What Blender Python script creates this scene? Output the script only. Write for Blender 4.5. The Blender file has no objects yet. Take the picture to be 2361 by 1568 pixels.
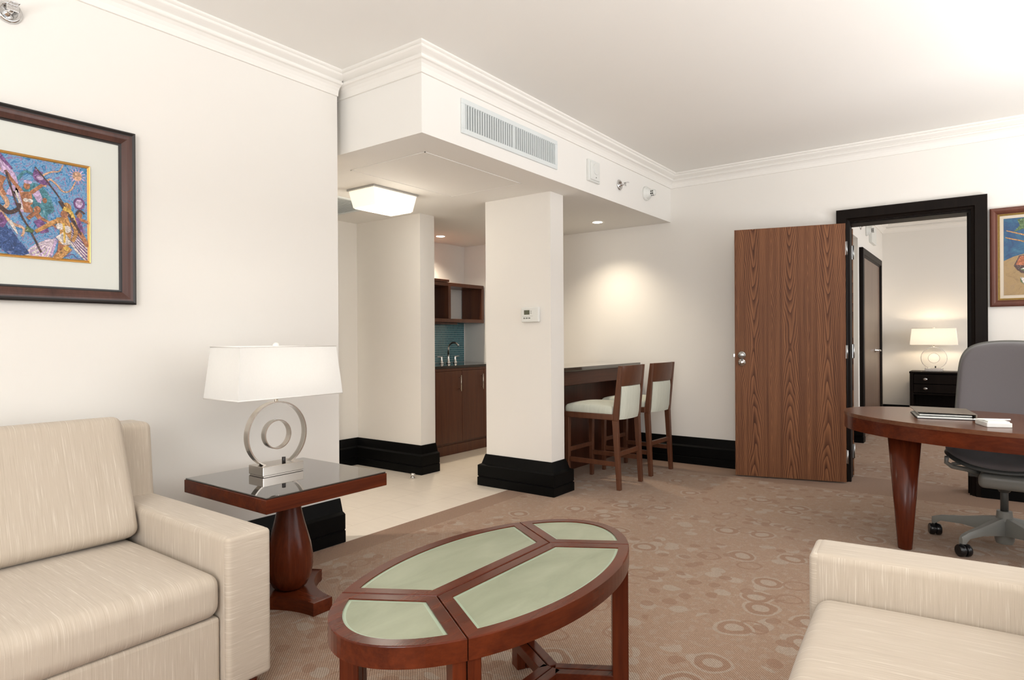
import bpy, bmesh, math, random
from mathutils import Vector, Matrix
random.seed(7)
PI = math.pi
scene = bpy.context.scene
COL = scene.collection

# ------------------------------------------------------------------ materials
class NT:
    def __init__(s, name):
        s.m = bpy.data.materials.new(name); s.m.use_nodes = True
        s.t = s.m.node_tree; s.n = s.t.nodes; s.l = s.t.links
        s.b = s.n['Principled BSDF']
    def node(s, typ, props=None, **ins):
        nd = s.n.new('ShaderNode' + typ)
        for k, v in (props or {}).items(): setattr(nd, k, v)
        for k, v in ins.items():
            k = k.replace('_', ' ') if k not in nd.inputs else k
            s.set(nd.inputs[int(k[1:])] if k[0] == 'i' and k[1:].isdigit() else nd.inputs[k], v)
        return nd
    def set(s, sock, v):
        if isinstance(v, bpy.types.NodeSocket): s.l.new(v, sock)
        else:
            if sock.type == 'RGBA' and len(v) == 3: v = (*v, 1)
            sock.default_value = v
    def math(s, op, a, b=None, c=None, clamp=False):
        nd = s.n.new('ShaderNodeMath'); nd.operation = op; nd.use_clamp = clamp
        for i, v in enumerate((a, b, c)):
            if v is not None: s.set(nd.inputs[i], v)
        return nd.outputs[0]
    def mix(s, f, a, b, blend='MIX'):
        nd = s.n.new('ShaderNodeMix'); nd.data_type = 'RGBA'; nd.blend_type = blend
        s.set(nd.inputs[0], f); s.set(nd.inputs[6], a); s.set(nd.inputs[7], b)
        return nd.outputs[2]
    def ramp(s, f, stops):
        nd = s.n.new('ShaderNodeValToRGB'); e = nd.color_ramp.elements
        while len(e) < len(stops): e.new(0.5)
        for el, (p, c) in zip(e, stops):
            el.position = p; el.color = (*c, 1) if len(c) == 3 else c
        s.set(nd.inputs[0], f); return nd.outputs[0]
    def coord(s, scale=(1, 1, 1), rot=(0, 0, 0), kind='Object'):
        tc = s.n.new('ShaderNodeTexCoord'); mp = s.n.new('ShaderNodeMapping')
        s.l.new(tc.outputs[kind], mp.inputs[0]); mp.inputs['Scale'].default_value = scale
        mp.inputs['Rotation'].default_value = rot
        return mp.outputs[0]
    def xyz(s, v):
        nd = s.n.new('ShaderNodeSeparateXYZ'); s.l.new(v, nd.inputs[0]); return nd.outputs
    def noise(s, v, scale, detail=2, rough=.5, dist=0):
        return s.node('TexNoise', None, Vector=v, Scale=scale, Detail=detail, Roughness=rough, Distortion=dist).outputs[0]
    def bump(s, h, strength=.1, dist=.01):
        nd = s.node('Bump', None, Height=h, Strength=strength, Distance=dist)
        s.l.new(nd.outputs[0], s.b.inputs['Normal'])
    def P(s, **kw):
        for k, v in kw.items(): s.set(s.b.inputs[k.replace('_', ' ')], v)
        return s.m

def plain(name, col, rough=.5, metal=0, var=.06, vscale=6, **kw):
    t = NT(name); n = t.noise(t.coord(), vscale, 4)
    c = t.mix(n, tuple(x * (1 - var) for x in col), tuple(min(1, x * (1 + var)) for x in col))
    return t.P(Base_Color=c, Roughness=rough, Metallic=metal, **kw)

def wall_paint(name, col):
    t = NT(name); v = t.coord()
    n = t.noise(v, 3, 3); f = t.noise(v, 260, 2)
    c = t.mix(n, tuple(x * .985 for x in col), col)
    t.bump(f, .05, .002)
    return t.P(Base_Color=c, Roughness=.75)

def wood(name, light, dark, axis='Z', rough=.3, coat=.3, scale=1.0, fine=90, spec=.35):
    """straight grained stained wood; axis = grain direction in object space"""
    t = NT(name); k = 'XYZ'.index(axis)
    sc = [1, 1, 1]; sc[k] = .05
    v = t.coord(tuple(sc))
    a = t.noise(v, 14 * scale, 4, .6, .6); b = t.noise(v, fine * scale, 3, .7, .3)
    f = t.math('ADD', t.math('MULTIPLY', a, .65), t.math('MULTIPLY', b, .35))
    c = t.ramp(f, [(.28, dark), (.5, tuple((x + y) / 2 for x, y in zip(light, dark))), (.72, light)])
    t.bump(b, .04, .002)
    return t.P(Base_Color=c, Roughness=rough, Coat_Weight=coat, Coat_Roughness=.12, Specular_IOR_Level=spec)

def walnut_veneer(name):
    """book-matched crown-cut veneer: three flitches across the door, arches pointing both ways"""
    t = NT(name); v = t.coord(); X = t.xyz(v)
    wob = t.noise(t.coord((1.2, 1, .9)), 2.2, 2)
    u = t.math('ADD', X[0], t.math('MULTIPLY', t.math('SUBTRACT', wob, .5), .05))
    fr = t.math('ABSOLUTE', t.math('SUBTRACT', t.math('FRACT', t.math('ADD', t.math('MULTIPLY', u, 1 / .285), .02)), .5))
    k2 = t.math('MULTIPLY', t.math('POWER', fr, 1.45), 2.4)
    zz = t.math('ABSOLUTE', t.math('SUBTRACT', X[2], 1.12))
    s1 = t.noise(t.coord((5, 1, 1.1)), 1.0, 3)
    f = t.math('SUBTRACT', t.math('MULTIPLY', zz, .62), k2)
    f = t.math('ADD', f, t.math('MULTIPLY', s1, .55))
    band = t.math('FRACT', t.math('MULTIPLY', f, 11.0))
    band = t.math('POWER', band, 1.7)
    fine = t.noise(t.coord((300, 1, 6)), 1, 3, .7)
    mid = t.noise(t.coord((38, 1, .6)), 1, 3, .65)
    g = t.math('ADD', t.math('MULTIPLY', band, .36), t.math('ADD', t.math('MULTIPLY', fine, .30), t.math('MULTIPLY', mid, .62)))
    c = t.ramp(g, [(.30, (.30, .135, .06)), (.5, (.205, .085, .037)), (.68, (.115, .043, .019)), (.9, (.05, .018, .009))])
    return t.P(Base_Color=c, Roughness=.5, Specular_IOR_Level=.2)

def slub_fabric(name, col, light, dark):
    """slubbed woven upholstery; the streaks run down fronts and across seats"""
    t = NT(name)
    g = t.n.new('ShaderNodeNewGeometry'); tc = t.n.new('ShaderNodeTexCoord')
    vt = t.n.new('ShaderNodeVectorTransform'); vt.vector_type = 'NORMAL'; vt.convert_from = 'WORLD'; vt.convert_to = 'OBJECT'
    t.l.new(g.outputs['True Normal'], vt.inputs[0])
    nx = t.math('ABSOLUTE', t.xyz(vt.outputs[0])[1])
    side = t.math('GREATER_THAN', nx, .6)
    P = t.xyz(tc.outputs['Object'])
    va = t.n.new('ShaderNodeCombineXYZ'); t.set(va.inputs[0], t.math('MULTIPLY', P[1], 1)); t.set(va.inputs[1], t.math('MULTIPLY', P[0], .02)); t.set(va.inputs[2], t.math('MULTIPLY', P[2], .02))
    vb = t.n.new('ShaderNodeCombineXYZ'); t.set(vb.inputs[0], t.math('MULTIPLY', P[0], 1)); t.set(vb.inputs[1], t.math('MULTIPLY', P[1], .02)); t.set(vb.inputs[2], t.math('MULTIPLY', P[2], .02))
    mx = t.n.new('ShaderNodeMix'); mx.data_type = 'VECTOR'
    t.set(mx.inputs[0], side); t.set(mx.inputs[4], va.outputs[0]); t.set(mx.inputs[5], vb.outputs[0])
    v = mx.outputs[1]
    a = t.noise(v, 280, 2, .6); b = t.noise(v, 700, 1, .5); d = t.noise(v, 60, 2)
    f = t.math('ADD', t.math('MULTIPLY', a, .5), t.math('ADD', t.math('MULTIPLY', b, .38), t.math('MULTIPLY', d, .12)))
    c = t.ramp(f, [(.36, dark), (.48, col), (.56, col), (.66, light)])
    weave = t.noise(t.coord(), 900, 1)
    t.bump(t.math('ADD', weave, t.math('MULTIPLY', b, .8)), .12, .002)
    return t.P(Base_Color=c, Roughness=.85, Sheen_Weight=.15)

def arm_front_fabric(name, col, light, dark):
    t = NT(name)
    v = t.coord((.02, .02, 1)); 
    a = t.noise(v, 280, 2, .6); b = t.noise(v, 700, 1)
    f = t.math('ADD', t.math('MULTIPLY', a, .6), t.math('MULTIPLY', b, .4))
    c = t.ramp(f, [(.36, dark), (.48, col), (.56, col), (.66, light)])
    t.bump(t.noise(t.coord(), 900, 1), .1, .002)
    return t.P(Base_Color=c, Roughness=.85, Sheen_Weight=.15)

def carpet_mat():
    t = NT('carpet_pattern'); v = t.coord(); X = t.xyz(v)
    warp = t.node('TexNoise', None, Vector=v, Scale=7.0, Detail=1.0)
    wv = t.node('VectorMath', {'operation': 'MULTIPLY_ADD'}, i0=warp.outputs['Color'], i1=(.05, .05, 0), i2=v).outputs[0]
    def vor(scale, seed):
        off = t.node('VectorMath', {'operation': 'ADD'}, i0=wv, i1=(seed, seed * 1.7, 0)).outputs[0]
        nd = t.node('TexVoronoi', {'voronoi_dimensions': '2D'}, Vector=off, Scale=scale, Randomness=.9)
        return nd.outputs['Distance'], t.xyz(nd.outputs['Color'])[0]
    def band(d, lo, hi): return t.math('MULTIPLY', t.math('GREATER_THAN', d, lo), t.math('LESS_THAN', d, hi))
    d1, c1 = vor(4.0, 0); d2, c2 = vor(9.5, 3.3); d3, c3 = vor(8.5, 8.1); d4, c4 = vor(4.6, 5.9)
    patch = t.math('GREATER_THAN', t.noise(v, 2.1, 2), .485)
    def AND(*a):
        r = a[0]
        for b in a[1:]: r = t.math('MULTIPLY', r, b)
        return r
    on1 = t.math('GREATER_THAN', c1, .72)
    ring = AND(band(d1, .16, .26), on1); ringin = AND(t.math('LESS_THAN', d1, .15), on1); halo = AND(band(d1, .27, .32), on1)
    ring2 = AND(band(d4, .22, .28), t.math('GREATER_THAN', c4, .68))
    dots = AND(t.math('LESS_THAN', d2, .30), t.math('GREATER_THAN', c2, .52), patch)
    ldots = AND(t.math('LESS_THAN', d3, .33), t.math('GREATER_THAN', c3, .50), patch)
    yarn = t.noise(v, 330, 2, .7)
    weave = t.node('TexWave', {'wave_type': 'BANDS', 'bands_direction': 'DIAGONAL'}, Vector=v, Scale=55.0, Distortion=3.0, Detail=2.0, Detail_Scale=4.0).outputs['Fac']
    fib = t.math('ADD', t.math('MULTIPLY', yarn, .6), t.math('MULTIPLY', weave, .4))
    tan = t.ramp(fib, [(.25, (.195, .115, .07)), (.5, (.30, .185, .118)), (.75, (.43, .295, .205))])
    lite = t.ramp(fib, [(.25, (.23, .168, .122)), (.5, (.35, .268, .20)), (.75, (.49, .40, .32))])
    rust = t.ramp(fib, [(.25, (.165, .083, .047)), (.5, (.25, .132, .075)), (.75, (.34, .205, .128))])
    mott = t.noise(v, 26, 3)
    c = t.mix(t.math('MULTIPLY', t.math('GREATER_THAN', mott, .56), .35), tan, lite)
    c = t.mix(t.math('MULTIPLY', t.math('MAXIMUM', ldots, halo), .8), c, lite)
    c = t.mix(t.math('MULTIPLY', t.math('MAXIMUM', t.math('MAXIMUM', ring, ring2), dots), .8), c, rust)
    c = t.mix(t.math('MULTIPLY', ringin, .8), c, lite)
    # plain border along the tile edge and the far walls
    bx = t.math('LESS_THAN', X[0], -2.87)
    by = t.math('MULTIPLY', t.math('GREATER_THAN', X[1], 5.55), t.math('LESS_THAN', X[1], 6.2))
    br = t.math('MAXIMUM', bx, by)
    plainc = t.ramp(fib, [(.2, (.165, .092, .054)), (.5, (.245, .142, .086)), (.8, (.33, .21, .138))])
    c = t.mix(br, c, plainc)
    t.bump(fib, .5, .006)
    return t.P(Base_Color=c, Roughness=.95, Sheen_Weight=.1)

def tile_mat():
    t = NT('cream_floor_tile')
    v = t.coord((1, 1, 1), (0, 0, PI / 2))
    br = t.node('TexBrick', {'offset': .5}, Vector=v, Color1=(.72, .645, .55), Color2=(.745, .67, .575), Mortar=(.56, .49, .41), Scale=1.0, Mortar_Size=.0025, Brick_Width=.6, Row_Height=.3)
    n = t.noise(t.coord((1, 4, 1)), 5, 4)
    c = t.mix(.25, br.outputs[0], t.ramp(n, [(.3, (.64, .57, .48)), (.7, (.79, .715, .62))]))
    return t.P(Base_Color=c, Roughness=.35)

def mosaic_mat():
    t = NT('teal_glass_mosaic'); tc = t.n.new('ShaderNodeTexCoord'); X = t.xyz(tc.outputs['Object'])
    cb = t.n.new('ShaderNodeCombineXYZ'); t.set(cb.inputs[0], X[1]); t.set(cb.inputs[1], X[2])
    br = t.node('TexBrick', {'offset': 0.0}, Vector=cb.outputs[0], Color1=(.035, .13, .165), Color2=(.06, .20, .24), Mortar=(.30, .45, .47), Scale=1.0, Mortar_Size=.0028, Brick_Width=.026, Row_Height=.026)
    return t.P(Base_Color=br.outputs[0], Roughness=.15)

def lamp_cloth(name, glow):
    t = NT(name); n = t.n
    v = t.coord((1, 1, .2)); w = t.noise(v, 400, 2)
    c = t.mix(w, (.90, .89, .87), (.95, .945, .93))
    tr = t.node('BsdfTranslucent', None, Color=c); df = t.node('BsdfDiffuse', None, Color=c)
    ms = t.node('MixShader', None, i0=.45, i1=df.outputs[0], i2=tr.outputs[0])
    t.l.new(ms.outputs[0], n['Material Output'].inputs[0]); return t.m

def glow_glass(name, col, strength):
    t = NT(name); nz = t.noise(t.coord(), 4, 2)
    return t.P(Base_Color=t.mix(nz, (.9, .87, .8), (.95, .92, .86)), Roughness=.3, Emission_Color=(*col, 1), Emission_Strength=strength)

def brushed(name, col, rough=.25):
    t = NT(name); n = t.noise(t.coord((1, 1, .05)), 300, 2)
    return t.P(Base_Color=t.mix(n, tuple(x * .9 for x in col), col), Metallic=1, Roughness=rough)

def painting_mat(name, stops, scale, dist):
    t = NT(name); v = t.coord()
    a = t.node('TexNoise', None, Vector=v, Scale=scale, Detail=5.0, Roughness=.65, Distortion=dist)
    b = t.noise(v, 90, 3, .7, 1.0)
    f = t.math('ADD', t.math('MULTIPLY', a.outputs[0], .8), t.math('MULTIPLY', b, .2))
    return t.P(Base_Color=t.ramp(f, stops), Roughness=.45)

M = {}
M['wall'] = wall_paint('cream_wall_paint', (.84, .812, .765))
M['ceil'] = wall_paint('ceiling_paint', (.87, .85, .81))
M['trimw'] = wall_paint('cream_trim_paint', (.87, .845, .80))
M['black'] = plain('black_gloss_trim', (.003, .003, .003), .42, Specular_IOR_Level=.09)
M['darkframe'] = wood('espresso_frame', (.012, .008, .006), (.005, .0035, .003), 'Z', .45, 0, spec=.08)
M['carpet'] = carpet_mat(); M['tile'] = tile_mat(); M['mosaic'] = mosaic_mat()
M['veneer'] = walnut_veneer('walnut_door_veneer')
RL, RD = (.135, .026, .008), (.040, .007, .003)
for ax in 'XYZ': M['wood' + ax] = wood('red_mahogany_' + ax.lower(), RL, RD, ax, .24, .08, spec=.2)
DL, DD = (.105, .032, .015), (.034, .010, .005)
for ax in 'XYZ': M['dark' + ax] = wood('dark_cherry_' + ax.lower(), DL, DD, ax, .36, .05)
BL, BD = (.185, .075, .036), (.085, .030, .015)
for ax in 'XYZ': M['desk' + ax] = wood('desk_walnut_' + ax.lower(), BL, BD, ax, .26, .1)
M['stool'] = wood('stool_walnut', (.145, .055, .027), (.075, .027, .014), 'Z', .35, .06)
M['kitch'] = wood('kitchen_cherry', (.135, .042, .017), (.055, .015, .007), 'Z', .35, .2)
FC, FL_, FD = (.515, .44, .355), (.655, .59, .505), (.455, .385, .305)
M['fabric'] = slub_fabric('cream_slub_fabric', FC, FL_, FD)
M['fabric_front'] = arm_front_fabric('cream_slub_fabric_cross', FC, FL_, FD)
M['mint'] = slub_fabric('pale_mint_fabric', (.60, .62, .53), (.70, .71, .63), (.50, .52, .43))
M['steel'] = brushed('brushed_nickel', (.66, .61, .55), .22)
M['chrome'] = brushed('polished_chrome', (.75, .75, .75), .08)
M['zinc'] = brushed('satin_steel', (.55, .56, .56), .32)
M['white'] = plain('white_plastic', (.76, .77, .74), .4)
M['grille'] = plain('grille_white', (.72, .76, .76), .5)
M['duct'] = plain('duct_grey', (.22, .24, .24), .6)
M['grey'] = plain('grey_button', (.25, .25, .23), .5)
M['lcd'] = plain('lcd_screen', (.09, .095, .06), .25)
M['shade'] = lamp_cloth('white_linen_shade', 0)
M['acrylic'] = NT('clear_acrylic').P(Base_Color=(.95, .95, .95), Roughness=.02, Transmission_Weight=1.0, IOR=1.025)
M['glasstop'] = plain('smoked_glass_top', (.016, .013, .011), .03, Coat_Weight=1.0, Coat_Roughness=.01, IOR=1.75)
M['frost'] = None
def frost():
    t = NT('frosted_green_glass'); v = t.coord((1, .35, 1)); n = t.noise(v, 9, 4, .6, .5)
    return t.P(Base_Color=t.ramp(n, [(.3, (.235, .26, .175)), (.7, (.33, .35, .25))]), Roughness=.38, Specular_IOR_Level=.35)
M['frost'] = frost()
M['frostedge'] = plain('green_glass_edge', (.33, .41, .30), .30)
M['stone'] = plain('polished_dark_stone', (.018, .014, .012), .06, 0, .3, 40)
M['barstone'] = plain('polished_bar_stone', (.045, .036, .028), .10, 0, .3, 40, Coat_Weight=1.0, Coat_Roughness=.03, IOR=1.8)
M['chairfab'] = plain('charcoal_mesh_fabric', (.115, .103, .107), .9, 0, .1, 500, Sheen_Weight=.3)
M['chairgrey'] = plain('warm_grey_plastic', (.19, .19, .175), .4)
M['chairdark'] = plain('graphite_plastic', (.055, .058, .055), .45)
M['caster'] = plain('black_caster', (.008, .008, .009), .25)
M['paper'] = plain('white_paper', (.82, .84, .80), .7)
M['leather'] = plain('taupe_leather', (.20, .165, .13), .5, 0, .1, 150)
M['leatherdark'] = plain('black_leather', (.012, .014, .018), .4)
M['mat'] = plain('pale_mat_board', (.70, .71, .66), .8, 0, .02)
M['gold'] = NT('gilt_fillet').P(Base_Color=(.72, .43, .14), Metallic=.8, Roughness=.35)
M['oldgold'] = plain('antique_gold', (.42, .29, .10), .4, .6, .3, 60)
M['pframe'] = wood('mahogany_picture_frame', (.105, .042, .03), (.045, .018, .014), 'Z', .32, .2)
M['pframeblack'] = plain('black_frame_edge', (.012, .009, .009), .3)
M['pframe2'] = wood('reddish_picture_frame', (.16, .055, .035), (.085, .028, .018), 'Z', .4, .1)
M['linen'] = plain('linen_liner', (.60, .52, .42), .8)
M['art1'] = painting_mat('painted_carnival', [(.28, (.01, .03, .10)), (.38, (.02, .11, .26)), (.46, (.06, .24, .48)), (.52, (.22, .40, .58)), (.57, (.16, .10, .27)), (.64, (.38, .28, .46)), (.75, (.60, .55, .58))], 26, 3.2)
M['art2'] = painting_mat('painted_beach', [(.3, (.005, .03, .09)), (.45, (.008, .055, .15)), (.6, (.02, .11, .20)), (.8, (.12, .25, .32))], 9, 1.2)
M['sand'] = painting_mat('painted_sand', [(.3, (.22, .14, .06)), (.5, (.34, .22, .09)), (.7, (.27, .18, .10))], 14, 1)
def paint(n, c): 
    M[n] = painting_mat('pigment_' + n, [(.30, (.03, .06, .16)), (.37, tuple(x * .35 for x in c)), (.44, tuple(x * .7 for x in c)), (.52, c), (.60, tuple(min(1, x * 1.5 + .04) for x in c)), (.68, (.42, .36, .42))], 38, 3.0)
paint('ochre', (.45, .22, .06)); paint('skin', (.36, .14, .06)); paint('lilac', (.48, .34, .52)); paint('cream', (.60, .54, .50))
paint('navy', (.02, .06, .2)); paint('umber', (.06, .025, .02)); paint('plum', (.16, .06, .2)); paint('leaf', (.07, .13, .04)); paint('rust', (.38, .11, .035)); paint('teal', (.05, .2, .25)); paint('yellow', (.6, .38, .06)); paint('peach', (.55, .32, .2))
M['ceilglass'] = glow_glass('lit_opal_glass', (1, .86, .66), .75)
M['bulb'] = glow_glass('lit_downlight_lens', (1, .9, .75), 14)
M['glass'] = NT('window_glass').P(Base_Color=(1, 1, 1), Roughness=0, Transmission_Weight=1.0, IOR=1.01)

# ------------------------------------------------------------------ mesh helpers
class MB:
    def __init__(s): s.bm = bmesh.new(); s.mi = 0
    def _fin(s, faces):
        for f in faces: f.material_index = s.mi
    def box(s, x0, x1, y0, y1, z0, z1, bev=0, seg=2, mat=None):
        r = bmesh.ops.create_cube(s.bm, size=1); vs = r['verts']
        bmesh.ops.scale(s.bm, vec=(abs(x1 - x0), abs(y1 - y0), abs(z1 - z0)), verts=vs)
        bmesh.ops.translate(s.bm, vec=((x0 + x1) / 2, (y0 + y1) / 2, (z0 + z1) / 2), verts=vs)
        fs = list({f for v in vs for f in v.link_faces})
        if bev:
            es = list({e for v in vs for e in v.link_edges})
            g = bmesh.ops.bevel(s.bm, geom=es, offset=bev, segments=seg, affect='EDGES', profile=.5)
            vs = list({v for f in g['faces'] for v in f.verts} | {v for v in vs if v.is_valid})
            fs = list({f for v in vs for f in v.link_faces})
        s._fin(fs)
        if mat is not None: bmesh.ops.transform(s.bm, matrix=mat, verts=vs)
        return vs
    def rbox(s, x0, x1, y0, y1, z0, z1, r, n=14, bulge=(0, 0, 0), mat=None):
        """soft rounded box with crowned faces"""
        hx, hy, hz = (x1 - x0) / 2, (y1 - y0) / 2, (z1 - z0) / 2
        c = Vector(((x0 + x1) / 2, (y0 + y1) / 2, (z0 + z1) / 2)); h = (hx, hy, hz)
        rr = [min(r, q) for q in h]
        def ticks(q):
            a = [-q + r * t for t in (0, .1, .25, .45, .7, 1)] if q > r else [-q, -q / 2]
            m = n; mids = [(-q + r) + (2 * q - 2 * r) * i / m for i in range(1, m)] if q > r else [0]
            return a + mids + [-t for t in reversed(a)]
        T = [ticks(q) for q in h]; cache = {}
        def P(p):
            key = tuple(round(v, 6) for v in p)
            if key in cache: return cache[key]
            q = Vector([max(-h[i] + rr[i], min(h[i] - rr[i], p[i])) for i in range(3)])
            d = Vector(p) - q
            if d.length > 1e-9: d = Vector([d[i] / rr[i] for i in range(3)]).normalized(); d = Vector([d[i] * rr[i] for i in range(3)])
            w = q + d
            u = [w[i] / h[i] for i in range(3)]
            g = [max(0, 1 - x * x) for x in u]
            w = Vector((w.x + bulge[0] * u[0] * g[1] * g[2] ** .5, w.y + bulge[1] * u[1] * g[0] * g[2] ** .5, w.z + bulge[2] * u[2] * (g[0] * g[1]) ** .6))
            w = w + c
            if mat is not None: w = mat @ w
            cache[key] = s.bm.verts.new(w); return cache[key]
        for ax in range(3):
            i, j = [(1, 2), (2, 0), (0, 1)][ax]
            for sg in (-1, 1):
                for a in range(len(T[i]) - 1):
                    for b in range(len(T[j]) - 1):
                        q = []
                        for (aa, bb) in ((a, b), (a + 1, b), (a + 1, b + 1), (a, b + 1)):
                            p = [0, 0, 0]; p[ax] = sg * h[ax]; p[i] = T[i][aa]; p[j] = T[j][bb]; q.append(P(p))
                        if sg < 0: q.reverse()
                        if len(set(q)) == 4:
                            f = s.bm.faces.new(q); f.material_index = s.mi; f.smooth = True
    def lathe(s, prof, cx, cy, n=40, axis='Z', mat=None, cap=True):
        """prof = [(r, z)]; revolve about Z through (cx, cy)"""
        rings = []
        for r, z in prof:
            ring = []
            for i in range(n):
                a = 2 * PI * i / n; p = Vector((cx + r * math.cos(a), cy + r * math.sin(a), z))
                if mat is not None: p = mat @ p
                ring.append(s.bm.verts.new(p))
            rings.append(ring)
        for k in range(len(rings) - 1):
            for i in range(n):
                f = s.bm.faces.new((rings[k][i], rings[k][(i + 1) % n], rings[k + 1][(i + 1) % n], rings[k + 1][i])); f.smooth = True; f.material_index = s.mi
        if cap:
            for ring in (rings[0][::-1], rings[-1]):
                f = s.bm.faces.new(ring); f.material_index = s.mi
    def prism(s, poly, z0, z1, mat=None, bev=0):
        """poly = [(x, y)] ccw"""
        a = [s.bm.verts.new(Vector((x, y, z0))) for x, y in poly]; b = [s.bm.verts.new(Vector((x, y, z1))) for x, y in poly]
        n = len(poly); fs = [s.bm.faces.new(a[::-1]), s.bm.faces.new(b)]
        for i in range(n): fs.append(s.bm.faces.new((a[i], a[(i + 1) % n], b[(i + 1) % n], b[i])))
        vs = a + b
        if bev:
            es = [e for e in fs[1].edges] + [e for e in fs[0].edges]
            g = bmesh.ops.bevel(s.bm, geom=es, offset=bev, segments=2, affect='EDGES', profile=.5)
            vs = list({v for f in g['faces'] for v in f.verts} | {v for v in vs if v.is_valid})
        s._fin({f for v in vs for f in v.link_faces})
        if mat is not None: bmesh.ops.transform(s.bm, matrix=mat, verts=vs)
        return vs
    def ring(s, outer, inner, z0, z1, bev=0):
        n = len(outer); V = {}
        for nm, pl, z in (('ob', outer, z0), ('ot', outer, z1), ('ib', inner, z0), ('it', inner, z1)):
            V[nm] = [s.bm.verts.new(Vector((x, y, z))) for x, y in pl]
        fs = []; top = []
        for i in range(n):
            j = (i + 1) % n
            fs.append(s.bm.faces.new((V['ob'][i], V['ob'][j], V['ot'][j], V['ot'][i])))
            tf = s.bm.faces.new((V['ot'][i], V['ot'][j], V['it'][j], V['it'][i])); fs.append(tf); top.append(tf)
            fs.append(s.bm.faces.new((V['it'][i], V['it'][j], V['ib'][j], V['ib'][i])))
            fs.append(s.bm.faces.new((V['ib'][i], V['ib'][j], V['ob'][j], V['ob'][i])))
        if bev:
            es = [e for i in range(n) for e in V['ot'][i].link_edges if e.other_vert(V['ot'][i]) in (V['ot'][(i + 1) % n],)]
            bmesh.ops.bevel(s.bm, geom=es, offset=bev, segments=2, affect='EDGES', profile=.5)
        s._fin(s.bm.faces)
    def tube(s, pts, r, n=12, cap=True, closed=False):
        pts = [Vector(p) for p in pts]; rs = r if isinstance(r, (list, tuple)) else [r] * len(pts)
        rings = []; up = Vector((0, 0, 1)); prev = None
        for i, p in enumerate(pts):
            a = pts[i - 1] if (i > 0 or closed) else p; b = pts[(i + 1) % len(pts)] if (i < len(pts) - 1 or closed) else p
            d = (b - a).normalized()
            if prev is None:
                x = d.cross(up if abs(d.dot(up)) < .95 else Vector((1, 0, 0))).normalized()
            else:
                x = (prev - d * prev.dot(d)).normalized()
            prev = x; y = d.cross(x)
            rings.append([s.bm.verts.new(p + (x * math.cos(2 * PI * k / n) + y * math.sin(2 * PI * k / n)) * rs[i]) for k in range(n)])
        m = len(rings)
        for i in range(m if closed else m - 1):
            A, B = rings[i], rings[(i + 1) % m]
            for k in range(n):
                f = s.bm.faces.new((A[k], A[(k + 1) % n], B[(k + 1) % n], B[k])); f.smooth = True; f.material_index = s.mi
        if cap and not closed:
            s.bm.faces.new(rings[0][::-1]).material_index = s.mi; s.bm.faces.new(rings[-1]).material_index = s.mi
    def taper(s, p0, p1, w0, w1, d0=None, d1=None, bev=.003):
        """square bar from p0 to p1; w = size along X, d = along Y"""
        d0 = d0 or w0; d1 = d1 or w1
        V = []
        for p, w, d in ((p0, w0, d0), (p1, w1, d1)):
            for a, b in ((-1, -1), (1, -1), (1, 1), (-1, 1)):
                V.append(s.bm.verts.new(Vector((p[0] + a * w / 2, p[1] + b * d / 2, p[2]))))
        fs = [s.bm.faces.new(V[:4][::-1]), s.bm.faces.new(V[4:])]
        for i in range(4): fs.append(s.bm.faces.new((V[i], V[(i + 1) % 4], V[4 + (i + 1) % 4], V[4 + i])))
        if bev:
            g = bmesh.ops.bevel(s.bm, geom=list({e for f in fs for e in f.edges}), offset=bev, segments=1, affect='EDGES')
        s._fin({f for f in s.bm.faces if f.material_index == 0} if s.mi else [])
    def sweep(s, path, prof, side=1, closed=False, cap=True, mapf=None):
        """sweep prof [(out, up)] along a 2D path with mitred corners; side +1 = offset to the left"""
        n = len(path); P = [Vector(p) for p in path]; rows = []
        for i in range(n):
            d0 = (P[i] - P[i - 1]).normalized() if (i > 0 or closed) else None
            d1 = (P[(i + 1) % n] - P[i]).normalized() if (i < n - 1 or closed) else None
            d0 = d0 or d1; d1 = d1 or d0
            n0 = Vector((-d0.y, d0.x)) * side; n1 = Vector((-d1.y, d1.x)) * side
            m = n0 + n1; m = m / (m.length_squared / 2) if m.length > 1e-6 else n0
            row = []
            for o, u in prof:
                q = P[i] + m * o
                row.append(s.bm.verts.new(mapf(q.x, q.y, u) if mapf else Vector((q.x, q.y, u))))
            rows.append(row)
        k = len(prof)
        for i in range(n if closed else n - 1):
            A, B = rows[i], rows[(i + 1) % n]
            for j in range(k - 1):
                s.bm.faces.new((A[j], B[j], B[j + 1], A[j + 1])).material_index = s.mi
        if cap and not closed and k > 2:
            s.bm.faces.new(rows[0]).material_index = s.mi; s.bm.faces.new(rows[-1][::-1]).material_index = s.mi
        bmesh.ops.recalc_face_normals(s.bm, faces=s.bm.faces)
    def poly3(s, pts):
        f = s.bm.faces.new([s.bm.verts.new(Vector(p)) for p in pts]); f.material_index = s.mi

ROOTLOC = {}
def root_of(o):
    while o.parent: o = o.parent
    return o
def obj(name, mb, mats, parent=None, label=None, smooth=None):
    me = bpy.data.meshes.new(name)
    bm = mb.bm
    off = Vector(root_of(parent)['_loc']) if parent is not None and '_loc' in root_of(parent) else Vector((0, 0, 0))
    if off.length: bmesh.ops.translate(bm, vec=-off, verts=bm.verts)
    bmesh.ops.recalc_face_normals(bm, faces=bm.faces)
    if smooth is not None:
        for f in bm.faces: f.smooth = True
        for e in bm.edges:
            if len(e.link_faces) == 2 and e.calc_face_angle(0) > math.radians(smooth): e.smooth = False
    bm.to_mesh(me); bm.free()
    for m in (mats if isinstance(mats, (list, tuple)) else [mats]): me.materials.append(M[m] if isinstance(m, str) else m)
    o = bpy.data.objects.new(name, me); COL.objects.link(o)
    if parent is not None: o.parent = parent
    if label: o['label'] = label
    return o
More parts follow.
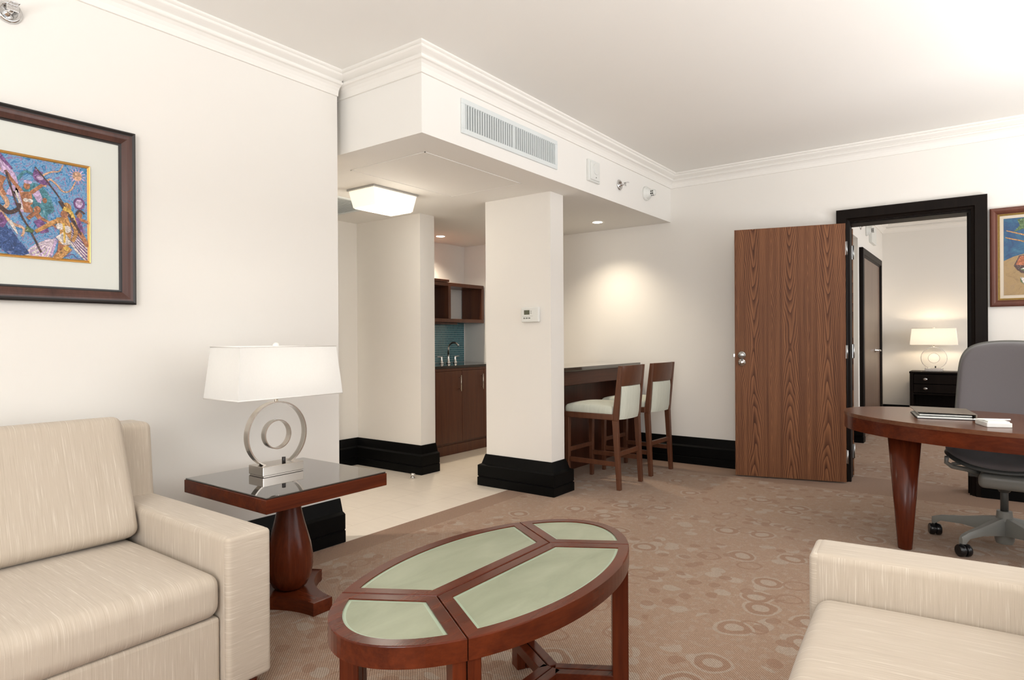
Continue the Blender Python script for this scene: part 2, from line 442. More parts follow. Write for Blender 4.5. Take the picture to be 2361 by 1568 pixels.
def thing(name, label, cat, loc=(0, 0, 0), group=None, rot=0):
    """Empty at the thing's base; parts are given in world coordinates"""
    o = bpy.data.objects.new(name, None); COL.objects.link(o); o.empty_display_size = .1
    o.location = loc; o['_loc'] = list(loc); o['label'] = label; o['category'] = cat
    o.rotation_euler[2] = rot
    if group: o['group'] = group
    return o
def tag(o, label, cat, group=None, kind=None):
    o['label'] = label; o['category'] = cat
    if group: o['group'] = group
    if kind: o['kind'] = kind
    return o
def struct(name, mb, mats, label, cat, smooth=None):
    return tag(obj(name, mb, mats, None, None, smooth), label, cat, None, 'structure')
def dup(o, parent=None):
    c = o.copy(); COL.objects.link(c); c.parent = parent
    for ch in [x for x in bpy.data.objects if x.parent == o]: dup(ch, c)
    return c
def boxes(*bs):
    m = MB()
    for b in bs: m.box(*b)
    return m
def T(x, y, z): return Matrix.Translation((x, y, z))
def RX(a): return Matrix.Rotation(a, 4, 'X')
def RY(a): return Matrix.Rotation(a, 4, 'Y')
def RZ(a): return Matrix.Rotation(a, 4, 'Z')

# ------------------------------------------------------------------ layout constants (metres)
XL, YE = -3.12, 2.455          # left wall plane and its free end
YB = 5.95                      # back wall plane
YS = 2.513                     # soffit side face, set back from the wall end
XS, ZS = -2.472, 2.335         # soffit face and underside
ZC = 2.79                      # ceiling
XR, YF = 2.1, -2.3             # window wall, front wall
XBL, YBB = -1.17, 10.4         # bedroom side wall and far wall

# ------------------------------------------------------------------ setting
struct('floor', boxes((-3.06, XR, YF, 6.1, -.05, 0), (XBL, XR, 6.1, YBB, -.05, 0), (-2.2, XBL, 6.1, 8.4, -.05, 0)), 'carpet', 'patterned tan carpet with rings and dots', 'carpet')
struct('floor_entry', boxes((-5.3, -3.06, 1.2, YB, -.05, -.002)), 'tile', 'cream rectangular floor tiles of the entry passage', 'floor')
struct('ceiling', boxes((-3.3, XR + .1, YF - .1, 6.1, ZC, ZC + .1)), 'ceil', 'plain cream main ceiling', 'ceiling')
struct('ceiling_bedroom', boxes((-2.3, XR + .1, 6.1, YBB + .1, ZC, ZC + .1)), 'ceil', 'cream ceiling of the bedroom seen through the doorway', 'ceiling')
sf = MB(); sf.box(-5.3, XS, YS, YB, ZS, ZC); sf.box(-5.3, XL - .12, 1.1, YS, ZS, ZC)
struct('ceiling_soffit', sf, 'ceil', 'cream dropped soffit over the entry and bar', 'soffit')
struct('wall_left', boxes((XL - .12, XL, YF, YE, 0, ZC)), 'wall', 'long cream wall behind the sofa', 'wall')
struct('wall_back', boxes((-5.3, -.936, YB, YB + .15, 0, ZC), (-.936, -.085, YB, YB + .15, 2.16, ZC), (-.085, XR + .1, YB, YB + .15, 0, ZC)), 'wall', 'cream far wall with the doorway to the bedroom', 'wall')
# window wall and front wall, each pierced by windows
struct('wall_right', boxes((XR, XR + .12, YF, YB, 0, .55), (XR, XR + .12, YF, YB, 2.5, ZC), (XR, XR + .12, YF, -1.7, .55, 2.5), (XR, XR + .12, 1.3, 1.7, .55, 2.5), (XR, XR + .12, 4.7, YB, .55, 2.5)), 'wall', 'cream window wall behind the right sofa', 'wall')
struct('wall_front', boxes((XL - .12, XR + .12, YF - .12, YF, 0, .5), (XL - .12, XR + .12, YF - .12, YF, 2.5, ZC), (XL - .12, -2.4, YF - .12, YF, .5, 2.5), (1.5, XR + .12, YF - .12, YF, .5, 2.5)), 'wall', 'cream wall with a wide window opposite the doorway', 'wall')
for k, (ax, a, b, z0, z1) in enumerate((('x', -1.7, 1.3, .55, 2.5), ('x', 1.7, 4.7, .55, 2.5), ('y', -2.4, 1.5, .5, 2.5))):
    m = MB(); w = .06
    for u0, u1, v0, v1 in ((a, b, z0, z0 + w), (a, b, z1 - w, z1), (a, a + w, z0 + w, z1 - w), (b - w, b, z0 + w, z1 - w), ((a + b) / 2 - w / 2, (a + b) / 2 + w / 2, z0 + w, z1 - w)):
        if ax == 'x': m.box(XR + .03, XR + .09, u0, u1, v0, v1)
        else: m.box(u0, u1, YF - .09, YF - .03, v0, v1)
    struct('window_%d' % (k + 1), m, 'trimw', ['wide white framed window nearer the camera', 'wide white framed window beside the desk', 'white framed window in the front wall'][k], 'window')
cm = MB(); cm.box(-3.32, -2.68, 4.112, 4.297, 0, ZS)
struct('wall_column', cm, 'wall', 'free-standing cream column with the thermostat', 'column')
struct('wall_pier', boxes((-5.3, -4.07, 4.106, 4.29, 0, ZS)), 'wall', 'cream pier between entry and kitchenette', 'wall')
struct('wall_entry', boxes((-5.05, -4.93, 1.2, 4.106, 0, ZS), (-4.93, XL - .12, 1.1, 1.2, 0, ZS)), 'wall', 'cream wall at the far side of the entry passage', 'wall')
struct('wall_kitchen', boxes((-5.3, -5.142, 4.29, YB, 0, ZS)), 'wall', 'cream wall behind the kitchenette', 'wall')
struct('trim_2', boxes((-5.142, -5.134, 4.29, YB - .02, .93, 1.40)), 'mosaic', 'teal mosaic backsplash behind the faucet', 'backsplash')
# bedroom shell with a side niche
struct('wall_bedroom', boxes((XBL - .12, XBL, 6.1, 7.0, 0, ZC), (XBL - .12, XBL, 7.0, 8.22, 2.335, ZC), (XBL - .12, XBL, 8.22, YBB, 0, ZC), (XBL - .12, XR, YBB, YBB + .12, 0, ZC), (XR, XR + .12, 6.1, YBB, 0, ZC), (-2.3, -2.2, 6.1, 8.4, 0, ZC), (-2.2, XBL - .12, 8.3, 8.4, 0, ZC)), 'wall', 'cream bedroom walls seen through the doorway', 'wall')

CROWN = [(0, 2.662), (.012, 2.662), (.012, 2.672), (.016, 2.69), (.026, 2.706), (.040, 2.717), (.052, 2.720), (.056, 2.724), (.056, 2.732), (.044, 2.735), (.046, 2.742), (.080, 2.760), (.084, 2.764), (.084, 2.771), (.080, 2.774), (.088, 2.777), (.094, 2.781), (.094, 2.79), (0, 2.79)]
m = MB(); m.sweep([(XR, YB), (XS, YB), (XS, YS), (XL - .12, YS)], CROWN, 1); m.sweep([(XL, YE), (XL, YF), (XR, YF), (XR, YB)], CROWN, 1)
struct('trim_1', m, 'trimw', 'stepped cream crown moulding around the main ceiling', 'crown moulding')
m = MB(); m.sweep([(XR, 6.1), (XR, YBB), (XBL, YBB), (XBL, 6.1)], CROWN, 1, True)
struct('trim_3', m, 'trimw', 'cream crown moulding of the bedroom', 'crown moulding')
BASE = [(0, .252), (.008, .252), (.030, .178), (.046, .170), (.054, .165), (.054, .078), (.049, .074), (.049, .070), (.056, .066), (.056, 0), (0, 0)]
def bb(name, path, side, label, closed=False):
    m = MB(); m.sweep(path, BASE, side, closed); struct(name, m, 'black', label, 'baseboard')
bb('baseboard_left', [(XL, YE), (XL, YF)], 1, 'tall black baseboard along the sofa wall')
bb('baseboard_back', [(-1.0, YB), (-3.4, YB)], 1, 'tall black baseboard beside the stools and door')
bb('baseboard_back_right', [(XR, YB), (-.03, YB)], 1, 'black baseboard right of the doorway behind the desk')
bb('baseboard_column', [(-3.32, 4.112), (-2.68, 4.112), (-2.68, 4.297), (-3.32, 4.297)], -1, 'stepped black base around the column', True)
bb('baseboard_pier', [(-4.93, 1.2), (-4.93, 4.106), (-4.07, 4.106), (-4.07, 4.29)], -1, 'tall black baseboard around the pier by the kitchenette')
bb('baseboard_bedroom', [(XR, YBB), (XBL, YBB), (XBL, 9.95)], 1, 'black baseboard along the bedroom wall')
bb('baseboard_niche', [(XBL, 8.32), (XBL, 8.22), (XBL - .1, 8.22)], 1, 'black baseboard beside the bedroom niche')

# casing of a doorway: profile swept up, over and down in the wall plane
def casing(name, mapf, w0, w1, h, label, mat='darkframe', wd=.1, pr=.05):
    m = MB(); m.sweep([(w0, 0), (w0, h), (w1, h), (w1, 0)], [(0, 0), (0, pr * .55), (wd * .18, pr * .7), (wd * .24, pr), (wd * .92, pr), (wd, pr * .85), (wd, 0)], 1, False, True, mapf)
    return struct(name, m, mat, label, 'door frame')
casing('trim_4', lambda a, b, u: Vector((a, YB - u, b)), -.9, -.085, 2.16, 'black door casing around the bedroom doorway')
struct('trim_5', boxes((-.936, -.921, YB + .001, 6.155, 0, 2.16), (-.10, -.085, YB - .005, 6.155, 0, 2.16), (-.921, -.10, YB + .001, 6.155, 2.145, 2.16), (-.921, -.914, 6.01, 6.05, 0, 2.145), (-.112, -.10, 6.01, 6.05, 0, 2.145)), 'darkframe', 'black jamb lining inside the bedroom doorway', 'door jamb')
casing('trim_6', lambda a, b, u: Vector((XBL + u, a, b)), 8.41, 9.86, 2.14, 'dark frame of the closed bedroom door', 'darkframe', .1, .045)
casing('trim_7', lambda a, b, u: Vector((-4.93 + u, a, b)), 2.9, 3.74, 2.06, 'dark frame of the entry door behind the left wall', 'darkframe', .1, .04)

# walnut connecting door, swung wide open against the wall
ang = math.atan2(5.599 - 5.821, -1.748 + .921)
d1 = tag(bpy.data.objects.new('door_1', None), 'walnut veneer door standing wide open beside the doorway', 'door', None, 'structure'); COL.objects.link(d1)
d1.location = (-.919, 5.828, 0); d1.rotation_euler[2] = ang
# local: x along the leaf from hinge, -y local... front (room side) face is local +y after the half turn
obj('door_leaf', boxes((0, .86, -.045, 0, .012, 2.135)), 'veneer', d1)
kb = MB(); R_ = T(.803, 0, 1.052) @ RX(-PI / 2)
kb.lathe([(.001, .004), (.030, .004), (.032, .008), (.030, .014), (.024, .016)], 0, 0, 28, mat=R_); kb.lathe([(.012, .014), (.014, .03), (.020, .036), (.025, .044), (.024, .052), (.015, .058), (.001, .06)], 0, 0, 28, mat=R_)
obj('door_knob', kb, 'zinc', d1, 'round satin steel knob')
lk = MB(); R2 = T(.803, 0, .988) @ RX(-PI / 2)
lk.lathe([(.001, .003), (.030, .003), (.032, .007), (.029, .012), (.018, .013), (.017, .017), (.001, .018)], 0, 0, 28, mat=R2); lk.box(.801, .805, .016, .022, .985, .997)
obj('lock_rosette', lk, 'chrome', d1, 'round steel deadbolt rose below the knob')
obj('latch_bolt', boxes((.86, .872, -.03, -.016, 1.036, 1.062)), 'zinc', d1)
for z in (1.93, 1.08, .22):
    h = MB(); h.box(-.006, .002, -.044, .0, z - .055, z + .055, .001); h.lathe([(.006, z - .055), (.006, z + .055)], -.008, .004, 12)
    obj('hinge', h, 'zinc', d1, 'steel butt hinge')
# second connecting leaf, opened into the bedroom, seen edge on
d3 = tag(bpy.data.objects.new('door_2', None), 'second connecting door seen edge-on inside the bedroom', 'door', None, 'structure'); COL.objects.link(d3)
d3.location = (-.934, 6.165, 0); d3.rotation_euler[2] = math.radians(99.5)
obj('door_leaf', boxes((0, .78, -.020, .020, .012, 2.135)), 'veneer', d3)
for z in (1.93, 1.08, .22):
    h = MB(); h.box(-.004, .002, -.018, .018, z - .06, z + .06, .001); h.lathe([(.006, z - .06), (.006, z + .06)], -.006, -.022, 12)
    obj('hinge', h, 'zinc', d3, 'steel butt hinge')
# closed bedroom door
d2 = tag(bpy.data.objects.new('door_3', None), 'closed brown wooden door in the bedroom side wall', 'door', None, 'structure'); COL.objects.link(d2)
d2.location = (XBL, 8.41, 0)
dl = MB(); dl.box(.002, .022, 0, 1.45, .01, 2.14)
obj('door_leaf', dl, wood('taupe_door_veneer', (.20, .135, .10), (.12, .078, .058), 'Z', .4, .1), d2)
hd = MB(); hd.lathe([(.026, .0), (.026, .008), (.012, .012), (.011, .045)], 0, 0, 20, mat=T(.022, 1.0, 1.03) @ RY(PI / 2)); hd.tube([(.065, .99, 1.03), (.068, 1.06, 1.03), (.066, 1.14, 1.028), (.06, 1.2, 1.022)], .011)
obj('door_handle', hd, 'chrome', d2, 'chrome lever handle')
d4 = tag(bpy.data.objects.new('door_4', None), 'dark entry door almost hidden behind the left wall end', 'door', None, 'structure'); COL.objects.link(d4)
obj('door_leaf', boxes((-4.93, -4.915, 2.9, 3.74, .01, 2.06)), 'darkZ', d4)

# access hatch in the soffit
hm = MB(); hm.box(-3.388, -2.722, 2.792, 3.768, ZS - .002, ZS - .0002)
for b in ((-3.4, -3.392, 2.782, 3.778), (-2.718, -2.71, 2.782, 3.778), (-3.4, -2.71, 2.782, 2.788), (-3.4, -2.71, 3.772, 3.778)): hm.box(*b, ZS - .0035, ZS - .0002)
tag(obj('access_hatch', hm, 'ceil'), 'flush painted access panel in the soffit above the ceiling light', 'access panel')

# ------------------------------------------------------------------ ceiling fittings
t = thing('air_vent', 'long white air grille with vertical slats on the soffit face', 'vent', (XS, 3.356, 2.52))
y0, y1, z0, z1 = 2.835, 3.877, 2.415, 2.62
f = MB()
for b in ((y0, y1, z0, z0 + .03), (y0, y1, z1 - .03, z1), (y0, y0 + .032, z0 + .03, z1 - .03), (y1 - .032, y1, z0 + .03, z1 - .03)): f.box(XS, XS + .012, *b, .002, 1)
f.box(XS, XS + .01, 3.35, 3.358, z0 + .03, z1 - .03)
obj('vent_frame', f, 'grille', t)
obj('vent_backing', boxes((XS + .0005, XS + .002, y0 + .03, y1 - .03, z0 + .028, z1 - .028)), 'duct', t, 'dark duct behind the slats')
for i in range(42):
    y = y0 + .044 + i * (y1 - y0 - .088) / 41
    s = MB(); s.box(-.004, .004, -.005, .005, z0 + .03, z1 - .03, mat=T(XS + .006, y, 0) @ RZ(math.radians(20)))
    obj('vent_slat', s, 'grille', t)

t = thing('wall_speaker', 'white rectangular speaker box on the soffit face', 'speaker', (XS, 4.397, 2.51))
s = MB(); s.box(XS, XS + .022, 4.308, 4.486, 2.425, 2.592, .004); obj('body', s, 'white', t)
s = MB(); s.box(XS + .02, XS + .034, 4.33, 4.464, 2.437, 2.58, .005); s.lathe([(.045, 0), (.045, .003), (.042, .005)], 0, 0, 32, mat=T(XS + .034, 4.40, 2.525) @ RY(PI / 2)); obj('cover', s, 'white', t)
s = MB(); s.lathe([(.005, 0), (.005, .002)], 0, 0, 12, mat=T(XS + .0345, 4.40, 2.458) @ RY(PI / 2)); obj('indicator', s, 'grey', t, 'small grey indicator dot')

def sprinkler(name, label, mat, big=1.0, flip=1):
    t = thing(name, label, 'sprinkler', (0, 0, 0))
    s = MB(); s.lathe([(.030 * big, 0), (.043 * big, .001), (.045 * big, .006), (.036 * big, .012), (.029 * big, .010), (.028 * big, .001)], 0, 0, 36, mat=RY(PI / 2), cap=False); obj('escutcheon', s, mat, t, 'chrome ring plate')
    s = MB(); s.lathe([(.001, .001), (.029 * big, .001), (.028 * big, .003), (.012, .004), (.011, .028), (.007, .032)], 0, 0, 24, mat=RY(PI / 2)); obj('body', s, 'chrome', t)
    s = MB()
    for a in (-1, 1): s.tube([(.02, a * .012, 0), (.03, a * .014, 0), (.045, a * .009, 0), (.055, 0, 0)], .0035, 8)
    s.lathe([(.005, .03), (.004, .056)], 0, 0, 10, mat=RY(PI / 2)); obj('frame_arms', s, 'chrome', t)
    s = MB(); s.box(.050, .054, -.022, .022, -.012, .012, .003); s.box(.052, .085, -.016, .016, .011, .014, .001); obj('deflector', s, 'chrome', t)
    return t
sp = sprinkler('sprinkler_head', 'chrome sidewall sprinkler between speaker and smoke detector', 'chrome'); sp.location = (XS, 4.86, 2.493)
sp2 = dup(sp); sp2.location = (XL, .851, 2.515); sp2['label'] = 'chrome sprinkler high on the sofa wall above the framed picture'
sp3 = dup(sp); sp3.location = (XBL, 8.42, 2.50); sp3['label'] = 'small sprinkler high on the bedroom side wall'
for o in (sp, sp2, sp3): o['group'] = 'sidewall sprinklers'

def smoke(label):
    t = thing('smoke_detector', label, 'smoke detector')
    s = MB(); s.lathe([(.001, 0), (.062, 0), (.064, .006), (.062, .022), (.056, .026)], 0, 0, 40, mat=RY(PI / 2)); obj('base', s, 'white', t)
    s = MB(); s.lathe([(.056, .024), (.055, .03), (.030, .058), (.029, .060)], 0, 0, 40, mat=RY(PI / 2)); s.lathe([(.022, .058), (.022, .086)], 0, 0, 30, mat=RY(PI / 2)); s.lathe([(.029, .072), (.029, .074)], 0, 0, 30, mat=RY(PI / 2)); s.lathe([(.029, .086), (.026, .093), (.012, .098), (.001, .099)], 0, 0, 30, mat=RY(PI / 2))
    for i in range(8):
        a = i * PI / 4; s.box(.058, .088, -.004, .004, .024, .029, mat=RX(a))
    obj('sensor_head', s, 'white', t)
    s = MB(); s.lathe([(.0265, .060), (.0265, .071)], 0, 0, 24, mat=RY(PI / 2)); s.lathe([(.0265, .075), (.0265, .085)], 0, 0, 24, mat=RY(PI / 2)); obj('intake_grille', s, 'black', t, 'black intake slots')
    return t
sm = smoke('white smoke detector at the right end of the soffit face'); sm.location = (XS, 5.37, 2.512)
sm2 = dup(sm); sm2.location = (XBL, 8.85, 2.50); sm2['label'] = 'white smoke detector on the bedroom side wall'
sm['group'] = sm2['group'] = 'smoke detectors'
t = thing('wall_speaker', 'white speaker box beside the bedroom smoke detector', 'speaker', (XBL, 9.3, 2.5))
s = MB(); s.box(XBL, XBL + .035, 9.1, 9.5, 2.39, 2.60, .004); obj('body', s, 'white', t)

# flush ceiling light
t = thing('ceiling_light', 'lit square opal glass ceiling light over the entry', 'ceiling light', (-3.715, 3.355, ZS))
s = MB(); s.box(-3.865, -3.565, 3.125, 3.585, ZS - .014, ZS, .002); obj('mounting_plate', s, 'zinc', t, 'brushed metal rim plate')
s = MB()
top = [(-3.855, 3.137), (-3.575, 3.137), (-3.575, 3.573), (-3.855, 3.573)]; bot = [(-3.835, 3.165), (-3.595, 3.165), (-3.595, 3.545), (-3.835, 3.545)]
A = [s.bm.verts.new((x, y, ZS - .014)) for x, y in top]; B = [s.bm.verts.new((x, y, ZS - .142)) for x, y in bot]
for i in range(4): s.bm.faces.new((A[i], A[(i + 1) % 4], B[(i + 1) % 4], B[i]))
g = s.bm.faces.new(B); s.bm.faces.new(A[::-1])
bmesh.ops.bevel(s.bm, geom=list(g.edges), offset=.006, segments=2, affect='EDGES')
obj('glass_bowl', s, 'ceilglass', t, 'glowing opal glass bowl')
s = MB(); s.lathe([(.011, ZS - .162), (.012, ZS - .160), (.012, ZS - .142)], -3.715, 3.355, 20); obj('finial', s, 'steel', t)

# ceiling grille over the entry
t = thing('ceiling_grille', 'pale louvred return-air grille in the entry ceiling beside the ceiling light', 'vent', (-4.39, 3.3, ZS))
f = MB()
for b in ((-4.70, -4.08, 2.9, 2.93), (-4.70, -4.08, 3.65, 3.68), (-4.70, -4.67, 2.93, 3.65), (-4.11, -4.08, 2.93, 3.65)): f.box(*b, ZS - .01, ZS, .002, 1)
obj('grille_frame', f, 'grille', t)
obj('grille_backing', boxes((-4.67, -4.11, 2.93, 3.65, ZS - .002, ZS - .0005)), 'grey', t)
for i in range(28):
    x = -4.66 + i * .0200
    s = MB(); s.box(-.0075, .0075, 2.93, 3.65, -.001, .001, mat=T(x, 0, ZS - .006) @ RY(math.radians(25))); obj('grille_slat', s, 'grille', t)

def downlight(x, y, label):
    t = thing('recessed_downlight', label, 'downlight', (x, y, ZS), 'recessed downlights')
    s = MB(); s.lathe([(.045, ZS - .001), (.060, ZS - .004), (.064, ZS - .001), (.064, ZS)], x, y, 32, cap=False); obj('trim_ring', s, 'trimw', t)
    s = MB(); s.lathe([(.001, ZS - .0025), (.046, ZS - .0025)], x, y, 32, cap=False); obj('lens', s, 'bulb', t, 'glowing lens')
    return t
downlight(-4.80, 5.16, 'lit recessed downlight over the kitchenette')
downlight(-3.03, 5.49, 'lit recessed downlight over the bar')

# thermostat on the column
t = thing('thermostat', 'white wall thermostat on the column', 'thermostat', (-2.86, 4.112, 1.39))
yw = 4.112
s = MB(); s.box(-2.942, -2.776, yw - .028, yw, 1.333, 1.450, .008, 3); obj('body', s, 'white', t)
obj('screen', boxes((-2.912, -2.860, yw - .0295, yw - .027, 1.392, 1.427)), 'lcd', t, 'dark lcd screen')
for zz, sg in ((1.419, 1), (1.402, -1)):
    s = MB(); s.poly3([(-2.852, yw - .0290, zz - .005 * sg), (-2.840, yw - .0290, zz - .005 * sg), (-2.846, yw - .0290, zz + .006 * sg)]); obj('arrow_button', s, 'grey', t)
for i in range(3):
    s = MB(); s.box(-2.918 + i * .024, -2.902 + i * .024, yw - .0295, yw - .027, 1.359, 1.370, .003); obj('button', s, 'grey', t, 'small grey button')
obj('cover_line', boxes((-2.928, -2.830, yw - .0285, yw - .027, 1.379, 1.3805)), 'grey', t)

# floor door stop
t = thing('door_stop', 'small chrome door stop on the tiles by the pier', 'door stop', (-4.0, 3.93, 0))
s = MB(); s.lathe([(.020, 0), (.020, .006), (.014, .010), (.013, .022)], -4.0, 3.93, 24); obj('base', s, 'chrome', t)
s = MB(); s.lathe([(.013, .022), (.021, .024), (.023, .032), (.020, .040), (.008, .044), (.001, .045)], -4.0, 3.93, 24); obj('bumper', s, 'chrome', t)

# ------------------------------------------------------------------ kitchenette
XK = -4.475
t = thing('base_cabinet', 'dark cherry kitchenette base cabinet under the sink', 'cabinet', (-4.8, 5.1, 0))
obj('body', boxes((-5.12, XK - .02, 4.30, YB - .004, .10, .90), (-5.10, XK - .006, 4.30, YB - .004, 0, .10), (XK - .02, XK + .002, 4.30, YB - .004, .875, .90)), 'kitch', t)
for i, (a, b) in enumerate(((4.31, 4.724), (4.728, 5.132), (5.136, 5.50), (5.504, 5.93))):
    s = MB(); s.box(XK - .02, XK, a, b, .125, .872, .002, 1); d = obj('door', s, 'kitch', t)
    if i in (1, 2):
        yh = b - .045
        s = MB(); s.tube([(XK + .028, yh, .655), (XK + .028, yh, .825)], .006, 12)
        for z in (.68, .80): s.tube([(XK - .001, yh, z), (XK + .028, yh, z)], .004, 8)
        obj('handle', s, 'steel', d, 'steel bar handle')
s = MB(); s.box(-5.132, XK + .02, 4.296, YB - .002, .902, .928, .003, 2); tag(obj('countertop', s, 'stone'), 'polished black stone worktop of the kitchenette', 'countertop')
t = thing('faucet', 'chrome gooseneck faucet with two lever handles on the black worktop', 'faucet', (-4.93, 5.40, .928))
xf_, yf_ = -4.95, 5.44
s = MB(); s.lathe([(.026, .928), (.026, .936), (.018, .95), (.013, 1.0), (.011, 1.03)], xf_, yf_, 24)
s.tube([(xf_, yf_, 1.02)] + [(xf_ + .065 - .065 * math.cos(a), yf_ + .02 * (1 - math.cos(a)), 1.10 + .065 * math.sin(a)) for a in [i * PI * .86 / 12 for i in range(13)]] , .011, 12); obj('spout', s, 'chrome', t)
for dy in (-.115, .115):
    s = MB(); s.lathe([(.025, .928), (.025, .936), (.017, .95), (.013, .99), (.014, 1.005), (.010, 1.012)], xf_, yf_ + dy, 24); hb = obj('valve', s, 'chrome', t)
    s = MB(); s.tube([(xf_, yf_ + dy, 1.0), (xf_, yf_ + dy * 1.3, 1.006), (xf_, yf_ + dy * 1.62, 1.008)], [.008, .007, .005], 10); obj('lever', s, 'chrome', hb)

# open wall shelf
t = thing('wall_shelf', 'dark cherry open box shelf on the kitchenette wall', 'shelf', (-4.98, 5.3, 1.39))
xa, xb_ = -5.13, -4.82
s = MB(); s.box(xa, xb_, 4.85, 5.93, 1.395, 1.435, .002, 1); s.box(xa, xb_, 4.85, 5.93, 1.80, 1.84, .002, 1); obj('shelf_board', s, 'kitch', t)
for yy in (4.85, 5.305, 5.89):
    s = MB(); s.box(xa, xb_ + .002, yy, yy + .04, 1.435, 1.80, .002, 1); obj('divider', s, 'kitch', t)
t2 = thing('wall_cabinet', 'taller dark cherry wall cabinet left of the open shelf', 'cabinet', (-4.98, 4.95, 1.39))
s = MB(); s.box(xa, xb_ + .03, 4.60, 4.84, 1.395, 1.86, .002, 1); obj('body', s, 'kitch', t2)
s = MB(); s.box(xa, xb_ + .02, 4.60, 5.30, 1.842, 1.868, .002, 1); obj('top_panel', s, 'kitch', t2)
s = MB(); s.box(xa + .05, xb_ - .04, 4.86, 5.50, 1.372, 1.394, .002, 1); tag(obj('under_shelf_light', s, 'darkY'), 'slim dark light housing under the open wall shelf', 'light fixture')

# ------------------------------------------------------------------ bar with two stools
t = thing('bar_counter', 'dark mahogany bar counter behind the stools', 'bar', (-3.05, 5.1, 0))
obj('front_panel', boxes((-3.14, -3.06, 4.302, YB - .002, .0, .90)), 'darkZ', t)
s = MB(); s.box(-3.06, -2.86, 4.302, YB - .002, .80, .925, .004, 1); obj('apron', s, 'darkY', t)
obj('end_panel', boxes((-3.06, -2.84, YB - .065, YB - .058, .0, .80)), 'darkZ', t)
obj('carcass', boxes((-3.27, -3.14, 4.302, YB - .002, .0, .925)), 'darkZ', t)
s = MB(); s.box(-3.29, -2.80, 4.300, YB - .002, .927, .960, .004, 2); tag(obj('countertop', s, 'barstone'), 'polished dark stone top of the bar counter', 'countertop')

def stool():
    t = thing('bar_stool', 'x', 'stool', (0, 0, 0), 'bar stools')
    # local: seat faces -X, back at x = +.24
    for sy in (-1, 1):
        s = MB(); pts = [((.245, sy * .195, 0), .034, .036), ((.215, sy * .195, .55), .046, .038)]
        s.taper(pts[0][0], pts[1][0], .032, .048, .036, .036); s.taper((.215, sy * .195, .55), (.265, sy * .205, .985), .048, .028, .036, .026)
        obj('leg', s, 'stool', t, 'rear leg running up into the back post')
        s = MB(); s.taper((-.225, sy * .20, 0), (-.225, sy * .20, .58), .03, .042); obj('leg', s, 'stool', t)
        s = MB(); s.box(-.21, .22, sy * .195 - .011, sy * .195 + .011, .185, .222, .002, 1); obj('stretcher', s, 'stool', t)
    s = MB(); s.box(.215, .237, -.185, .185, .262, .298, .002, 1); obj('stretcher', s, 'stool', t)
    s = MB(); s.box(-.238, -.215, -.19, .19, .262, .298, .002, 1); obj('stretcher', s, 'stool', t)
    s = MB(); s.box(-.250, .205, -.222, .222, .552, .600, .006, 2); obj('seat_rail', s, 'stool', t)
    s = MB(); s.rbox(-.252, .198, -.216, .216, .585, .655, .03, 8, (0, 0, .028)); obj('seat', s, 'mint', t, 'pale mint upholstered seat')
    # curved wooden top rail and upholstered pad, bowed backwards
    def curved(y0, y1, z0, z1, xo0, xo1, th, bow, n=14, rows=6):
        s = MB(); F = []; 
        for side in (0, 1):
            g = []
            for j in range(rows + 1):
                w = j / rows; z = z0 + (z1 - z0) * w
                r = []
                for i in range(n + 1):
                    y = y0 + (y1 - y0) * i / n; u = 2 * i / n - 1
                    edge = (1 - .55 * max(0, abs(u) - .8) / .2) * (1 - .4 * max(0, abs(2 * w - 1) - .75) / .25)
                    x = xo0 + (xo1 - xo0) * w + bow * (1 - u * u) + (th / 2 * edge if side else -th / 2 * edge)
                    r.append(s.bm.verts.new((x, y, z)))
                g.append(r)
            F.append(g)
        for side, g in enumerate(F):
            for j in range(rows):
                for i in range(n):
                    q = (g[j][i], g[j][i + 1], g[j + 1][i + 1], g[j + 1][i]); fc = s.bm.faces.new(q if side else q[::-1]); fc.smooth = True
        a, b = F
        def strip(p, q):
            for i in range(len(p) - 1): s.bm.faces.new((p[i], p[i + 1], q[i + 1], q[i]))
        strip(a[0], b[0]); strip(b[rows], a[rows]); strip([r[0] for r in b], [r[0] for r in a]); strip([r[n] for r in a], [r[n] for r in b])
        return s
    s = curved(-.212, .212, .822, .985, .247, .264, .022, .018); obj('top_rail', s, 'stool', t, 'curved wooden top rail', 50)
    s = curved(-.168, .168, .555, .820, .228, .250, .046, .022); obj('back_pad', s, 'mint', t, 'pale mint upholstered back pad', 50)
    return t
s1 = stool(); s1.location = (-2.575, 4.745, 0); s1['label'] = 'walnut bar stool with mint seat nearer the column'
s2 = dup(s1); s2.location = (-2.58, 5.385, 0); s2.rotation_euler[2] = math.radians(-3); s2['label'] = 'walnut bar stool with mint seat nearer the walnut door'

